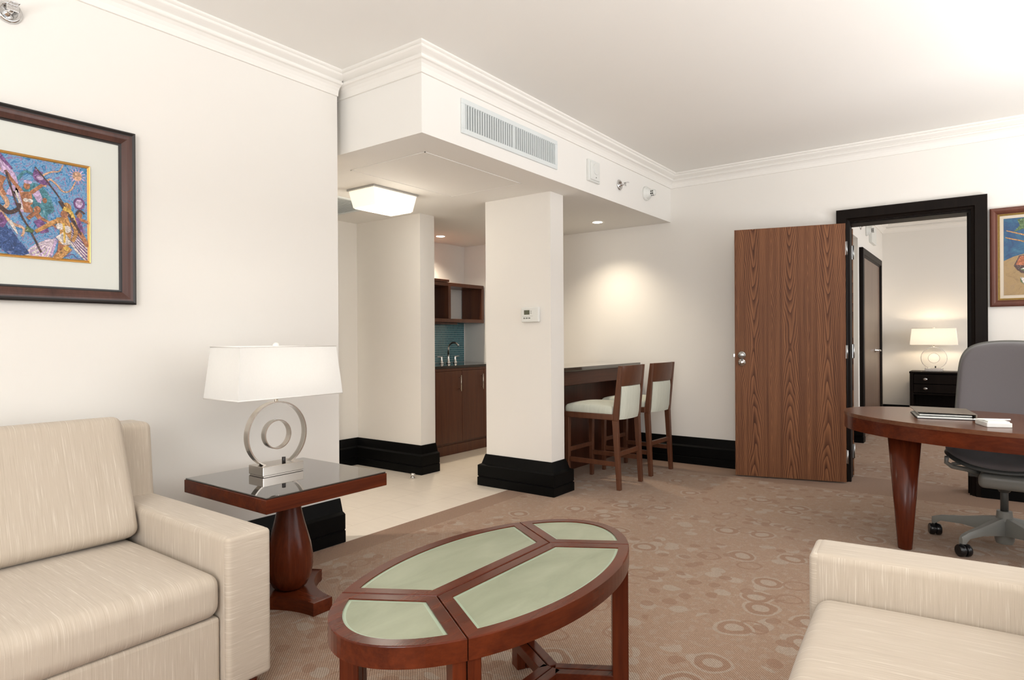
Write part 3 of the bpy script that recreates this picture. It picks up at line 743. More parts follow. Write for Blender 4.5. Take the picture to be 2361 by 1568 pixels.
# ------------------------------------------------------------------ sofas
def sofa(name, label, L, armw, loc, rot, zarm=.56):
    """front faces local +X at x = 0, runs from y = 0 to y = L"""
    t = thing(name, label, 'sofa', (0, 0, 0))
    D = 1.04
    for y0 in (0, L - armw):
        s = MB(); s.rbox(-D + .02, -.004, y0, y0 + armw, .06, zarm, .022, 8, (0, 0, .004)); a = obj('armrest', s, 'fabric', t)
        s = MB(); s.rbox(-.03, .004, y0 + .001, y0 + armw - .001, .062, zarm - .002, .016, 6); obj('arm_front', s, 'fabric_front', a, 'front panel with cross-running slubs')
        for x in (-.034, -D + .08):
            s = MB(); s.taper((x, y0 + armw / 2, 0), (x, y0 + armw / 2, .062), .05, .06); obj('foot', s, 'woodZ', t, 'short reddish wooden foot')
    s = MB(); Sh = Matrix.Identity(4); Sh[0][2] = -.10
    s.rbox(-D + .09, -D + .26, .002, L - .002, .08, .86, .03, 10, mat=Sh); obj('back_frame', s, 'fabric', t)
    s = MB(); s.box(-D + .1, -.035, armw + .003, L - armw - .003, .065, .296, .012, 3); obj('seat_base', s, 'fabric', t)
    w = (L - 2 * armw) / 2
    for k in range(2):
        y0 = armw + k * w
        s = MB(); s.rbox(-.74, -.018, y0 + .003, y0 + w - .003, .300, .440, .042, 16, (.006, 0, .016)); obj('seat_cushion', s, 'fabric', t)
        s = MB(); a = math.radians(-20); mt = T(-.745, 0, .665) @ RY(a)
        s.rbox(-.085, .085, y0 + .006, y0 + w - .006, -.235, .235, .036, 16, (.02, 0, .004), mat=mt); obj('back_cushion', s, 'fabric', t)
    t.location = loc; t.rotation_euler[2] = rot
    return t
sofa('sofa', 'cream slub fabric sofa against the left wall under the picture', 2.25, .16, (-1.982, 1.268 - 2.25, 0), 0)
sofa('sofa', 'cream slub fabric sofa at bottom right in front of the desk', 1.85, .178, (-.437, 2.232, 0), PI + math.radians(4.5), .558)

# ------------------------------------------------------------------ side table with lamp
ZT = .58
t = thing('side_table', 'square mahogany side table with glass top and turned pedestal', 'side table', (-2.70, 1.82, 0))
tx0, tx1, ty0, ty1 = -2.915, -2.268, 1.431, 2.060
s = MB(); s.box(tx0, tx1, ty0, ty1, ZT - .064, ZT - .007, .002, 1); obj('tabletop', s, 'woodY', t)
s = MB(); s.box(tx0 + .004, tx1 - .004, ty0 + .004, ty1 - .004, ZT - .0068, ZT, .0015, 1); obj('glass_top', s, 'glasstop', t, 'dark reflective glass sheet')
cx, cy = -2.59, 1.752
s = MB(); s.lathe([(.058, .058), (.076, .075), (.096, .115), (.105, .165), (.104, .21), (.095, .265), (.080, .32), (.066, .37), (.055, .42), (.049, .465), (.047, .52)], cx, cy, 56); obj('pedestal', s, 'woodZ', t, 'turned vase-shaped pedestal')
s = MB(); pl = []
NP = 3
for k in range(NP):
    a0 = k * 2 * PI / NP
    R, hw = .245, .05
    c = Vector((math.cos(a0), math.sin(a0))); n_ = Vector((-c.y, c.x))
    pl += [c * R - n_ * hw, c * R + n_ * hw]
    c2 = Vector((math.cos(a0 + 2 * PI / NP), math.sin(a0 + 2 * PI / NP))); n2 = Vector((-c2.y, c2.x))
    A_, B_ = c * R + n_ * hw, c2 * R - n2 * hw
    mid = Vector((math.cos(a0 + PI / NP), math.sin(a0 + PI / NP)))
    for i in range(1, 12):
        w = i / 12; q = A_.lerp(B_, w); pl.append(q - mid * .055 * math.sin(PI * w) ** .8)
s.prism([(cx + p.x, cy + p.y) for p in pl], 0, .058, bev=.003); obj('base', s, 'woodX', t, 'three-pointed base with concave sides', 40)

def ring_lamp(label, bulb_power, bulb_col=(1, .80, .56)):
    """built around its base centre at z = 0; the ring stands in the local YZ plane"""
    t = thing('table_lamp', label, 'table lamp', (0, 0, 0), 'ring table lamps')
    s = MB(); s.box(-.062, .062, -.111, .111, .004, .047, .002, 1); s.box(-.058, .058, -.107, .107, 0, .004); obj('base', s, 'steel', t, 'nickel block base')
    zc = .187
    def band(R, w, th, n=72):
        s = MB(); pr = [(-w / 2, R - th), (w / 2, R - th), (w / 2, R), (-w / 2, R)]; rings = []
        for i in range(n):
            a = 2 * PI * i / n; rings.append([s.bm.verts.new((x, r * math.cos(a), zc + r * math.sin(a))) for x, r in pr])
        for i in range(n):
            A, B = rings[i], rings[(i + 1) % n]
            for j in range(4): s.bm.faces.new((A[j], A[(j + 1) % 4], B[(j + 1) % 4], B[j]))
        return s
    obj('outer_ring', band(.162, .036, .007), 'steel', t, 'large nickel ring', 40)
    obj('inner_ring', band(.072, .036, .005), 'steel', t, 'small nickel ring set in the acrylic', 40)
    # clear acrylic disc between the rings
    s = MB(); n = 72; pr = [(-.012, .0725), (.012, .0725), (.012, .1545), (-.012, .1545)]; rings = []
    for i in range(n):
        a = 2 * PI * i / n; rings.append([s.bm.verts.new((x, r * math.cos(a), zc + r * math.sin(a))) for x, r in pr])
    for i in range(n):
        A, B = rings[i], rings[(i + 1) % n]
        for j in range(4): s.bm.faces.new((A[j], A[(j + 1) % 4], B[(j + 1) % 4], B[j]))
    obj('acrylic_disc', s, 'acrylic', t, 'clear acrylic disc', 40)
    s = MB(); s.lathe([(.009, .047), (.009, .075)], .03, .02, 16); obj('switch', s, 'pframeblack', t, 'black rotary switch')
    s = MB(); s.lathe([(.008, .345), (.008, .40), (.005, .402), (.005, .612)], 0, 0, 16); obj('stem', s, 'steel', t)
    s = MB()
    b0, b1, z0, z1 = (.150, .285), (.128, .262), .377, .618
    q = [[(x * sx, y * sy, z) for sx, sy in ((-1, -1), (1, -1), (1, 1), (-1, 1))] for (x, y), z in ((b0, z0), (b1, z1))]
    lo = [s.bm.verts.new(p) for p in q[0]]; hi = [s.bm.verts.new(p) for p in q[1]]
    for i in range(4): s.bm.faces.new((lo[i], lo[(i + 1) % 4], hi[(i + 1) % 4], hi[i]))
    sh = obj('lamp_shade', s, 'shade', t, 'white tapered rectangular fabric shade')
    md = sh.modifiers.new('thick', 'SOLIDIFY'); md.thickness = .0025
    s = MB()
    for (bx, by), z in ((b0, z0), (b1, z1)):
        k = .002
        for a, b in (((-bx, -by), (bx, -by)), ((bx, -by), (bx, by)), ((bx, by), (-bx, by)), ((-bx, by), (-bx, -by))):
            s.tube([(a[0], a[1], z), (b[0], b[1], z)], .003, 6)
    for yy in (-1, 1): s.tube([(0, 0, z1 - .012), (0, yy * b1[1], z1 - .004)], .002, 6)
    obj('shade_rim', s, 'trimw', sh)
    s = MB(); s.lathe([(.006, .612), (.013, .616), (.015, .626), (.011, .634), (.001, .637)], 0, 0, 20); obj('finial', s, 'trimw', t)
    for yy in (-.10, .10):
        l = bpy.data.lights.new('bulb', 'POINT'); l.energy = bulb_power; l.color = bulb_col; l.shadow_soft_size = .03
        o = bpy.data.objects.new('bulb_light', l); COL.objects.link(o); o.parent = t; o.location = (0, yy, .50)
    return t
L1 = ring_lamp('nickel ring lamp with white shade on the mahogany side table', .6, (1, .93, .82)); L1.location = (-2.688, 1.752, ZT); L1.scale = (.96, .96, .96)
L2 = ring_lamp('lit nickel ring lamp on the bedroom chest of drawers', 4.0); L2.scale = (.92, .92, .92); L2.rotation_euler[2] = -PI / 2; L2.location = (-.552, 10.14, .745)

# ------------------------------------------------------------------ framed pictures
def to_left(u, v, d): return Vector((XL + d, u, v))          # picture plane on the left wall
t = thing('framed_picture', 'large framed carnival painting with pale mat above the sofa', 'picture', (XL, .6, 1.75))
py0, py1, pz0, pz1 = -.25, 1.308, 1.366, 2.140
s = MB(); s.sweep([(py0, pz0), (py1, pz0), (py1, pz1), (py0, pz1)], [(0, .0), (0, .030), (.006, .034), (.014, .030), (.018, .030), (.024, .030), (.034, .027), (.054, .018), (.058, .014), (.064, .014), (.064, .008)], 1, True, True, to_left)
for f in s.bm.faces:
    c = f.calc_center_median()
    d = min(c.y - py0, py1 - c.y, c.z - pz0, pz1 - c.z)
    f.material_index = 1 if d < .016 or d > .055 else 0
obj('frame', s, ['pframe', 'pframeblack'], t, 'dark mahogany frame with black edges')
obj('mat_board', boxes((XL + .002, XL + .010, py0 + .06, py1 - .06, pz0 + .06, pz1 - .06)), 'mat', t, 'pale grey-green mat')
ay0, ay1, az0, az1 = -.07, 1.128, 1.542, 1.955
s = MB(); s.sweep([(ay0 - .004, az0 - .004), (ay1 + .004, az0 - .004), (ay1 + .004, az1 + .004), (ay0 - .004, az1 + .004)], [(0, .009), (.002, .016), (.006, .014), (.008, .017), (.013, .012), (.013, .009)], 1, True, True, to_left); obj('fillet', s, 'gold', t, 'narrow gilt fillet')
cv = MB(); pal = ['art1', 'ochre', 'skin', 'lilac', 'cream', 'navy', 'umber', 'plum', 'leaf', 'yellow', 'peach', 'teal']
cv.box(XL + .010, XL + .0115, ay0, ay1, az0, az1)
lay = [0]
CW = .0115
def PY(px): return .823 + (px / 202.0) * (1.128 - .823)     # crop pixel columns of the visible right part -> wall y
def blob(mat, pts):
    lay[0] += 1; cv.mi = pal.index(mat); d = CW + lay[0] * .00004
    q = [(max(ay0, min(ay1, y)), max(az0, min(az1, z))) for y, z in pts]
    cv.poly3([(XL + d, y, z) for y, z in q])
def stroke(mat, pts, w0, w1=None):
    w1 = w0 if w1 is None else w1; L, R = [], []; P = [Vector(p) for p in pts]
    sm_ = []
    for i in range(len(P) - 1):
        for k in range(4):
            w = k / 4; p0 = P[max(0, i - 1)]; p1 = P[i]; p2 = P[i + 1]; p3 = P[min(len(P) - 1, i + 2)]
            sm_.append(.5 * ((2 * p1) + (p2 - p0) * w + (2 * p0 - 5 * p1 + 4 * p2 - p3) * w * w + (3 * p1 - p0 - 3 * p2 + p3) * w ** 3))
    P = sm_ + [P[-1]]
    for i, p in enumerate(P):
        d = (P[min(i + 1, len(P) - 1)] - P[max(i - 1, 0)]).normalized(); n_ = Vector((-d.y, d.x)); w = w0 + (w1 - w0) * i / (len(P) - 1)
        L.append(p + n_ * w / 2); R.append(p - n_ * w / 2)
    lay[0] += 1; cv.mi = pal.index(mat); d = CW + lay[0] * .00004
    for i in range(len(P) - 1):
        q = [L[i], L[i + 1], R[i + 1], R[i]]
        cv.poly3([(XL + d, max(ay0, min(ay1, a.x)), max(az0, min(az1, a.y))) for a in q])
def C(u, v):
    """u, v: 0..1 over the visible painted area (left frame edge .. right fillet, top .. bottom)"""
    return (.80 + u * (1.128 - .80), az1 - v * (az1 - az0))
def ell(mat, u, v, ru, rv, rot=0, n=18):
    c = Vector(C(u, v)); blob(mat, [(c.x + ru * math.cos(a) * math.cos(rot) - rv * math.sin(a) * math.sin(rot), c.y + ru * math.cos(a) * math.sin(rot) + rv * math.sin(a) * math.cos(rot)) for a in [2 * PI * i / n for i in range(n)]])
S = lambda mat, pts, w0, w1=None: stroke(mat, [C(*p) for p in pts], w0, w1)
# feathered skirt, streamers, poles and dancers of a street carnival (a free invention in the same colours)
for i in range(15):
    a = math.radians(20 + i * 9.5); S('cream' if i % 2 else 'lilac', [(.62, .80), (.62 - .30 * math.sin(a), .80 + .17 * (1 - math.cos(a)) + .02), (.62 - .40 * math.sin(a) + .02, .86 + .14 * math.cos(a * .5))], .012, .004)
for i in range(12):
    a = i / 11; S('cream' if i % 2 else 'plum', [(.70, .62 + .1 * a), (.84, .72 + .16 * a), (.97, .80 + .2 * a)], .012, .005)
ell('teal', .42, .42, .05, .07, .4); ell('plum', .88, .40, .022, .026); ell('lilac', .88, .40, .014, .018); ell('ochre', .74, .46, .017, .022); ell('peach', .86, .12, .017, .022)
for i in range(14):
    a = 2 * PI * i / 14; S('lilac', [(.86 + .055 * math.cos(a), .12 + .045 * math.sin(a)), (.86 + .10 * math.cos(a), .12 + .08 * math.sin(a))], .006, .002)
S('peach', [(.50, .28), (.55, .20), (.63, .24), (.70, .30), (.78, .28), (.84, .18)], .009, .005); S('peach', [(.42, .24), (.50, .16), (.58, .12), (.66, .10), (.70, .03)], .008, .004); S('teal', [(.22, .25), (.30, .16), (.40, .18), (.44, .12)], .012, .006)
S('lilac', [(.00, .06), (.08, .16), (.16, .22), (.20, .30)], .045, .02); S('plum', [(.02, .02), (.10, .10), (.17, .16)], .018, .006)
S('lilac', [(.16, .42), (.20, .34), (.27, .44), (.28, .56)], .035, .03); S('cream', [(.20, .36), (.24, .46), (.27, .54)], .008); S('lilac', [(.40, .34), (.46, .44), (.48, .50)], .03, .014)
S('skin', [(.30, .36), (.32, .46), (.33, .56)], .042, .03); ell('cream', .305, .44, .009, .008); ell('cream', .35, .44, .009, .008); S('skin', [(.36, .36), (.46, .28), (.54, .22)], .014, .01); S('skin', [(.26, .36), (.16, .26), (.10, .18)], .014, .01); ell('skin', .315, .30, .011, .015); ell('lilac', .325, .26, .014, .008)
S('plum', [(.44, .13), (.42, .20), (.50, .24), (.54, .22)], .03, .018); ell('lilac', .45, .20, .012, .01)
S('peach', [(.03, .16), (.00, .30), (.06, .40), (.12, .50), (.06, .58), (.16, .68), (.28, .72), (.26, .80)], .020, .008); S('skin', [(.08, .24), (.05, .34), (.10, .42)], .02, .012); S('umber', [(.00, .50), (.12, .58), (.22, .54), (.24, .48)], .018, .012)
S('navy', [(.0, .74), (.08, .84), (.20, .93), (.26, 1.0)], .075, .06); S('navy', [(.10, .76), (.20, .88), (.28, .98)], .04, .03); S('plum', [(.0, .62), (.06, .68), (.10, .70)], .05, .03); S('cream', [(.14, .66), (.22, .78)], .016, .004)
S('umber', [(.10, .18), (.24, .56), (.34, .72), (.46, .94)], .007); S('umber', [(.40, .10), (.58, .28), (.70, .42)], .005)
S('skin', [(.32, .62), (.40, .56), (.46, .62)], .014, .018); ell('skin', .42, .52, .012, .015); S('teal', [(.36, .50), (.44, .46), (.50, .54), (.52, .62)], .014, .008); S('plum', [(.42, .62), (.47, .68), (.50, .74)], .032, .03); S('skin', [(.46, .60), (.56, .64), (.64, .68)], .012, .008)
ell('teal', .53, .47, .02, .03, .5); ell('skin', .50, .42, .008, .011); S('umber', [(.66, .40), (.76, .52), (.82, .56)], .014, .018); S('plum', [(.82, .56), (.86, .62), (.88, .70)], .036, .03); ell('skin', .88, .52, .011, .014); S('skin', [(.88, .56), (.96, .58), (1.0, .60)], .012); S('skin', [(.88, .70), (.94, .78), (.97, .84)], .02, .014); S('umber', [(.84, .52), (.88, .47), (.94, .50)], .008)
S('ochre', [(.40, .74), (.50, .68), (.60, .62), (.68, .60)], .014, .02); S('leaf', [(.30, .72), (.38, .74)], .024, .012); S('ochre', [(.68, .56), (.72, .66), (.72, .76), (.70, .84)], .044, .04); ell('cream', .66, .66, .014, .014); ell('cream', .74, .68, .014, .015); S('cream', [(.66, .74), (.72, .80), (.74, .84)], .04, .03); S('yellow', [(.70, .62), (.71, .72), (.71, .82)], .008); S('ochre', [(.80, .60), (.84, .70), (.80, .80)], .018, .012)
ell('skin', .71, .53, .013, .017); S('yellow', [(.70, .47), (.78, .50), (.82, .58), (.85, .64)], .018, .008); S('umber', [(.79, .56), (.86, .66), (.90, .72)], .014, .006)
S('skin', [(.68, .84), (.66, .92), (.60, 1.0)], .026, .02); S('ochre', [(.76, .86), (.68, .94), (.60, 1.0)], .03, .022); S('yellow', [(.72, .86), (.74, .90)], .02, .01)
S('plum', [(.72, .96), (.80, .93), (.86, .97), (.96, .94)], .003, .002)
cv.mi = 0
obj('canvas', cv, pal, t, 'bright painted street carnival scene')

def to_back(u, v, d): return Vector((u, YB - d, v))
t = thing('framed_picture', 'framed beach painting with gold liner right of the doorway', 'picture', (.5, YB, 1.78))
qx0, qx1, qz0, qz1 = .028, 1.0, 1.42, 2.147
s = MB(); s.sweep([(qx0, qz0), (qx1, qz0), (qx1, qz1), (qx0, qz1)], [(0, 0), (0, .024), (.010, .032), (.022, .034), (.034, .028), (.042, .018), (.046, .016), (.046, .006)], 1, True, True, to_back); obj('frame', s, 'pframe2', t, 'reddish wooden frame')
s = MB(); s.sweep([(qx0 + .045, qz0 + .045), (qx1 - .045, qz0 + .045), (qx1 - .045, qz1 - .045), (qx0 + .045, qz1 - .045)], [(0, .008), (.002, .018), (.006, .015), (.010, .019), (.015, .014), (.015, .008)], 1, True, True, to_back); obj('liner', s, 'oldgold', t, 'antique gold liner')
s = MB(); s.box(qx0 + .058, qx1 - .058, YB - .012, YB - .004, qz0 + .058, qz1 - .058); obj('mat_board', s, 'linen', t, 'cream linen mat')
cx0, cx1, cz0, cz1 = qx0 + .082, qx1 - .082, qz0 + .082, qz1 - .082
pal2 = ['art2', 'sand', 'rust', 'ochre', 'leaf', 'umber', 'cream', 'teal']
cv2 = MB(); cv2.box(cx0, cx1, YB - .0135, YB - .012, cz0, cz1); l2 = [0]
def blob2(mat, pts):
    l2[0] += 1; cv2.mi = pal2.index(mat); d = .0136 + l2[0] * .00006
    cv2.poly3([(max(cx0, min(cx1, x)), YB - d, max(cz0, min(cz1, z))) for x, z in pts])
G = lambda pts: [(cx0 + u * .26, cz1 - v * (cz1 - cz0)) for u, v in pts]   # first quarter of the canvas is what shows
blob2('sand', G([(0, .55), (.22, .50), (.45, .47), (3.0, .40), (3.0, 1), (0, 1)]))
blob2('leaf', G([(.22, .18), (.36, .10), (.30, .02), (.6, 0), (1.2, .0), (.9, .10), (.6, .14), (.42, .15)]))
for a in ((.06, .15, 1.1, .33), (.04, .24, 1.2, .42), (.45, .03, 1.4, .28)):
    blob2('ochre', G([(a[0], a[1]), (a[2], a[3]), (a[2], a[3] + .03), (a[0], a[1] + .012)]))
blob2('umber', G([(.22, .62), (.34, .49), (1.9, .42), (2.3, .55), (1.7, .76), (.62, .78), (.30, .68)]))
blob2('rust', G([(.26, .61), (.36, .50), (1.8, .44), (1.1, .53), (.46, .62)]))
blob2('leaf', G([(.34, .66), (1.0, .60), (1.9, .60), (1.5, .74), (.66, .76)])); blob2('cream', G([(.36, .67), (.62, .61), (1.0, .59), (1.5, .60), (.8, .66)])); blob2('umber', G([(.34, .70), (1.2, .66), (1.2, .68), (.40, .72)]))
blob2('cream', G([(.36, .77), (.52, .79), (.62, .83), (.46, .87), (.40, .84)])); blob2('leaf', G([(.36, .77), (.42, .84), (.46, .87), (.37, .83)])); blob2('leaf', G([(.66, .86), (.8, .80), (.95, .84), (.9, .92), (.7, .93)])); blob2('rust', G([(.62, .90), (.9, .92), (.8, .97), (.64, .95)]))
cv2.mi = 0
obj('canvas', cv2, pal2, t, 'blue beach scene with a red boat')

# ------------------------------------------------------------------ oval coffee table: four sections with green glass
CT = Vector((-1.173, 1.512)); EA, EB, ZTT = .319, .577, .52
t = thing('coffee_table', 'oval mahogany coffee table with four green glass panels', 'coffee table', (CT.x, CT.y, 0))
J1, J2 = Vector((0, -.273)), Vector((0, .273)); ang0 = math.atan2(.40 / EB, .22 / EA)
def ept(a): return Vector((EA * math.cos(a), EB * math.sin(a)))
E = {q: ept(a) for q, a in (('RN', -ang0), ('RF', ang0), ('LF', PI - ang0), ('LN', PI + ang0))}
def arc(a0, a1, n): return [ept(a0 + (a1 - a0) * i / n) for i in range(n + 1)]
secs = [([J1], PI + ang0, 2 * PI - ang0),      # near end
        ([J2], ang0, PI - ang0),               # far end
        ([J2, J1], -ang0, ang0),               # right side
        ([J1, J2], PI - ang0, PI + ang0)]      # left side
def oval(a, d):
    p = ept(a); n_ = Vector((math.cos(a) / EA, math.sin(a) / EB)).normalized(); return p - n_ * d
def section(straight, a0, a1, d, n=28):
    """outline of one section shrunk by d: straight = inner corners (ccw), then the arc a0 -> a1"""
    pts = [ept(a1)] + straight + [ept(a0)]; L = []
    for i in range(len(pts) - 1):
        e = (pts[i + 1] - pts[i]).normalized(); L.append((pts[i] + Vector((-e.y, e.x)) * d, e))
    out = []
    for (p, e), (q, f) in zip(L[:-1], L[1:]):
        k = ((q - p).x * f.y - (q - p).y * f.x) / (e.x * f.y - e.y * f.x); out.append(p + e * k)
    def solve(a, sg, ln):
        p, e = ln; n_ = Vector((-e.y, e.x)); lo, hi = a, a + sg * .9
        for _ in range(50):
            m_ = (lo + hi) / 2
            if (oval(m_, d) - p).dot(n_) < 0: lo = m_
            else: hi = m_
        return hi
    b0 = solve(a0, 1, L[-1]); b1 = solve(a1, -1, L[0])
    return out + [oval(b0 + (b1 - b0) * i / n, d) for i in range(n + 1)]
def inset(sec, d): return section(sec[0], sec[1], sec[2], d)
W2 = lambda P: [(p.x + CT.x, p.y + CT.y) for p in P]
slit = {'RN': (J1, E['RN']), 'RF': (J2, E['RF']), 'LF': (J2, E['LF']), 'LN': (J1, E['LN'])}
uses = [(('RN', -1), ('LN', 1)), (('RF', 1), ('LF', -1)), (('RN', 1), ('RF', -1)), (('LN', -1), ('LF', 1))]
for k, poly in enumerate(secs):
    s = MB(); s.ring(W2(inset(poly, .0015)), W2(inset(poly, .036)), ZTT - .052, ZTT, .003)
    sec = obj('table_section', s, 'woodY', t, ['near end section', 'far end section', 'right side section', 'left side section'][k])
    gp = inset(poly, .0345)
    gj = inset(poly, .045)
    s = MB(); s.ring(W2(gp), W2(gj), ZTT - .016, ZTT - .0036); s.mi = 1; s.prism(W2(gj), ZTT - .016, ZTT - .0035)
    obj('glass_panel', s, ['frostedge', 'frost'], sec, 'frosted pale green glass panel')
    for q, sg in uses[k]:
        J, Ee = slit[q]; d = (Ee - J).normalized(); nn = Vector((-d.y, d.x)) * sg
        c = Ee - d * .033 + nn * .0185; a = math.atan2(d.y, d.x)
        s = MB(); s.box(-.026, .026, -.0165, .0165, 0, ZTT - .02, .002, 1, mat=T(c.x + CT.x, c.y + CT.y, 0) @ RZ(a)); obj('leg', s, 'woodZ', sec)
        Ls = (Ee - J).length; c2 = J + d * (Ls / 2 - .01) + nn * .0185
        s = MB(); s.box(-Ls / 2 + .025, Ls / 2 - .045, -.0165, .0165, .062, .100, .002, 1, mat=T(c2.x + CT.x, c2.y + CT.y, 0) @ RZ(a)); obj('stretcher', s, 'woodY', sec)
    if k >= 2:
        sx = 1 if k == 2 else -1
        s = MB(); s.box(CT.x + sx * .002, CT.x + sx * .035, CT.y - .283, CT.y + .283, .062, .100, .002, 1); obj('stretcher', s, 'woodY', sec)

# ------------------------------------------------------------------ desk and the things on it
DC, DA, DB, DR, ZD = Vector((-.02, 4.375)), .762, .469, math.radians(-26.9), .74
t = thing('desk', 'oval walnut desk with tapered round legs before the doorway', 'desk', (DC.x, DC.y, 0))
def dpt(a, k=0):
    x, y = (DA - k) * math.cos(a), (DB - k) * math.sin(a)
    return (DC.x + x * math.cos(DR) - y * math.sin(DR), DC.y + x * math.sin(DR) + y * math.cos(DR))
s = MB(); s.prism([dpt(2 * PI * i / 96) for i in range(96)], ZD - .022, ZD, bev=.002); obj('desktop', s, 'deskX', t, None, 40)
s = MB(); s.prism([dpt(2 * PI * i / 96, .003) for i in range(96)], ZD - .100, ZD - .0215, bev=.003); obj('apron', s, 'woodX', t, 'reddish curved apron', 40)
for lx, ly in ((-.372, 4.235), (.46, 3.99), (.42, 4.42)):
    s = MB(); s.lathe([(.034, 0), (.036, .006), (.084, .645)], lx, ly, 40); obj('leg', s, 'woodZ', t)
fo = thing('folder', 'taupe leather folder lying open on the desk', 'folder', (-.2, 4.5, ZD))
mt = T(-.205, 4.44, ZD) @ RZ(math.radians(10))
s = MB(); s.box(-.14, .14, -.16, .16, .000, .004, .001, 1, mat=mt); obj('back_cover', s, 'leatherdark', fo, 'black lower cover')
s = MB(); s.box(-.135, .12, -.158, .15, .004, .012, mat=mt); s.box(-.125, .12, -.15, .15, .018, .024, mat=mt); obj('paper_stack', s, 'paper', fo, 'white pages')
s = MB(); s.box(-.145, .14, -.162, .162, .0, .004, .001, 1, mat=mt @ T(0, 0, .033) @ RY(math.radians(1.0))); s.box(.134, .142, -.162, .162, .002, .034, .001, 1, mat=mt); obj('front_cover', s, 'leather', fo, 'taupe top cover')
nb = thing('notepad_box', 'small white notepad box on the desk beside the folder', 'notepad', (.03, 4.1, ZD))
mt = T(.030, 4.115, ZD) @ RZ(math.radians(20))
s = MB(); s.box(-.055, .055, -.075, .075, 0, .024, .004, 2, mat=mt); obj('box', s, 'white', nb)
s = MB(); s.box(-.047, .047, -.065, .065, .024, .030, mat=mt); obj('note_paper', s, 'paper', nb)
s = MB(); s.tube([(-.045, 4.06, ZD + .034), (.10, 4.135, ZD + .034)], [.0042, .0042], 10); s.tube([(-.058, 4.053, ZD + .034), (-.045, 4.06, ZD + .034)], [.001, .0042], 10)
tag(obj('pen', s, 'paper'), 'white pen lying across the notepad box', 'pen')

# ------------------------------------------------------------------ office chair
t = thing('office_chair', 'grey swivel office chair tucked behind the oval desk', 'office chair', (.082, 4.56, 0))
hx, hy = .082, 4.56
s = MB(); s.lathe([(.040, .03), (.046, .05), (.047, .10), (.044, .14), (.038, .19), (.036, .212)], hx, hy, 32); obj('hub', s, 'chairgrey', t, 'grey hub of the five-star base', 40)
a0 = math.atan2(4.65 - hy, -.256 - hx)
for k in range(5):
    a = a0 + k * 2 * PI / 5; c, sn = math.cos(a), math.sin(a)
    s = MB(); prev = None; rows = []
    for r, w, z0, z1 in ((.02, .032, .075, .178), (.08, .028, .085, .168), (.20, .022, .098, .142), (.31, .018, .092, .124), (.345, .017, .066, .112), (.360, .010, .068, .106)):
        rows.append([s.bm.verts.new((hx + c * r - sn * w * q, hy + sn * r + c * w * q, z)) for q, z in ((-1, z0), (1, z0), (1.0, z0 + (z1 - z0) * .6), (.55, z1), (-.55, z1), (-1.0, z0 + (z1 - z0) * .6))])
    for i in range(len(rows) - 1):
        for j in range(6): s.bm.faces.new((rows[i][j], rows[i][(j + 1) % 6], rows[i + 1][(j + 1) % 6], rows[i + 1][j]))
    s.bm.faces.new(rows[0]); s.bm.faces.new(rows[-1][::-1])
    arm = obj('base_arm', s, 'chairgrey', t, None, 45)
    px_, py_ = hx + c * .348, hy + sn * .348; wa = a + [2.1, 1.2, .6, 1.9, 2.8][k]
    s = MB(); mt = T(px_ + .012 * math.cos(wa), py_ + .012 * math.sin(wa), .034) @ RZ(wa + PI / 2) @ RY(PI / 2)
    s.lathe([(.010, -.032), (.028, -.032), (.033, -.026), (.034, -.010), (.032, -.005), (.026, -.004), (.026, .004), (.032, .005), (.034, .010), (.033, .026), (.028, .032), (.010, .032)], 0, 0, 28, mat=mt); s.lathe([(.012, .045), (.012, .085)], px_, py_, 14)
    obj('caster', s, 'caster', arm, 'black twin-wheel caster', 40)
s = MB(); s.lathe([(.019, .21), (.019, .355), (.012, .36), (.012, .40)], hx, hy, 24); s.lathe([(.024, .318), (.032, .33), (.034, .345), (.028, .365)], hx, hy, 24); obj('gas_lift', s, 'chairdark', t)
yaw = math.radians(-4); CM = T(.085, 4.56, 0) @ RZ(yaw)
s = MB(); s.rbox(-.115, .135, -.13, .17, .348, .432, .03, 6, mat=CM); obj('tilt_mechanism', s, 'chairgrey', t, 'grey tilt mechanism housing')
for sx in (-1, 1):
    s = MB(); s.tube([CM @ Vector(p) for p in ((sx * .10, .0, .40), (sx * .17, -.06, .435), (sx * .235, -.12, .452), (sx * .262, -.13, .475), (sx * .258, -.14, .51))], [.016, .014, .012, .012, .012], 10)
    s.tube([CM @ Vector(p) for p in ((sx * .11, .02, .45), (sx * .18, -.02, .462), (sx * .235, -.10, .466))], .009, 8)
    obj('seat_bracket', s, 'chairgrey', t)
s = MB(); s.box(-.17, -.10, .0, .09, .385, .425, .006, 2, mat=CM); obj('tilt_lever', s, 'chairdark', t)
# seat: thin shell with waterfall front (front is towards the camera)
def pad(hw, hd, n, fz, th, shape=2.6):
    s = MB(); G = []
    for side in (1, 0):
        g = []
        for j in range(n + 1):
            row = []
            for i in range(n + 1):
                u, v = 2 * i / n - 1, 2 * j / n - 1
                # square -> superellipse-ish disc
                r = max(abs(u), abs(v)); L = (abs(u) ** shape + abs(v) ** shape) ** (1 / shape)
                uu, vv = (u * r / L, v * r / L) if L else (0, 0)
                e = min(1, r); t_ = th * math.sqrt(max(0, 1 - e ** 6))
                row.append(s.bm.verts.new(fz(uu * hw, vv * hd, uu, vv, (t_ / 2 if side else -t_ / 2))))
            g.append(row)
        G.append(g)
    for k, g in enumerate(G):
        for j in range(n):
            for i in range(n):
                q = (g[j][i], g[j][i + 1], g[j + 1][i + 1], g[j + 1][i]); f = s.bm.faces.new(q if k == 0 else q[::-1]); f.smooth = True
    bmesh.ops.remove_doubles(s.bm, verts=s.bm.verts, dist=1e-5)
    return s
seatf = lambda dz: (lambda x, y, u, v, t_: CM @ Vector((x, y + .02, .515 + dz + t_ + .035 * u * u - .035 * max(0, -v) ** 2.5)))
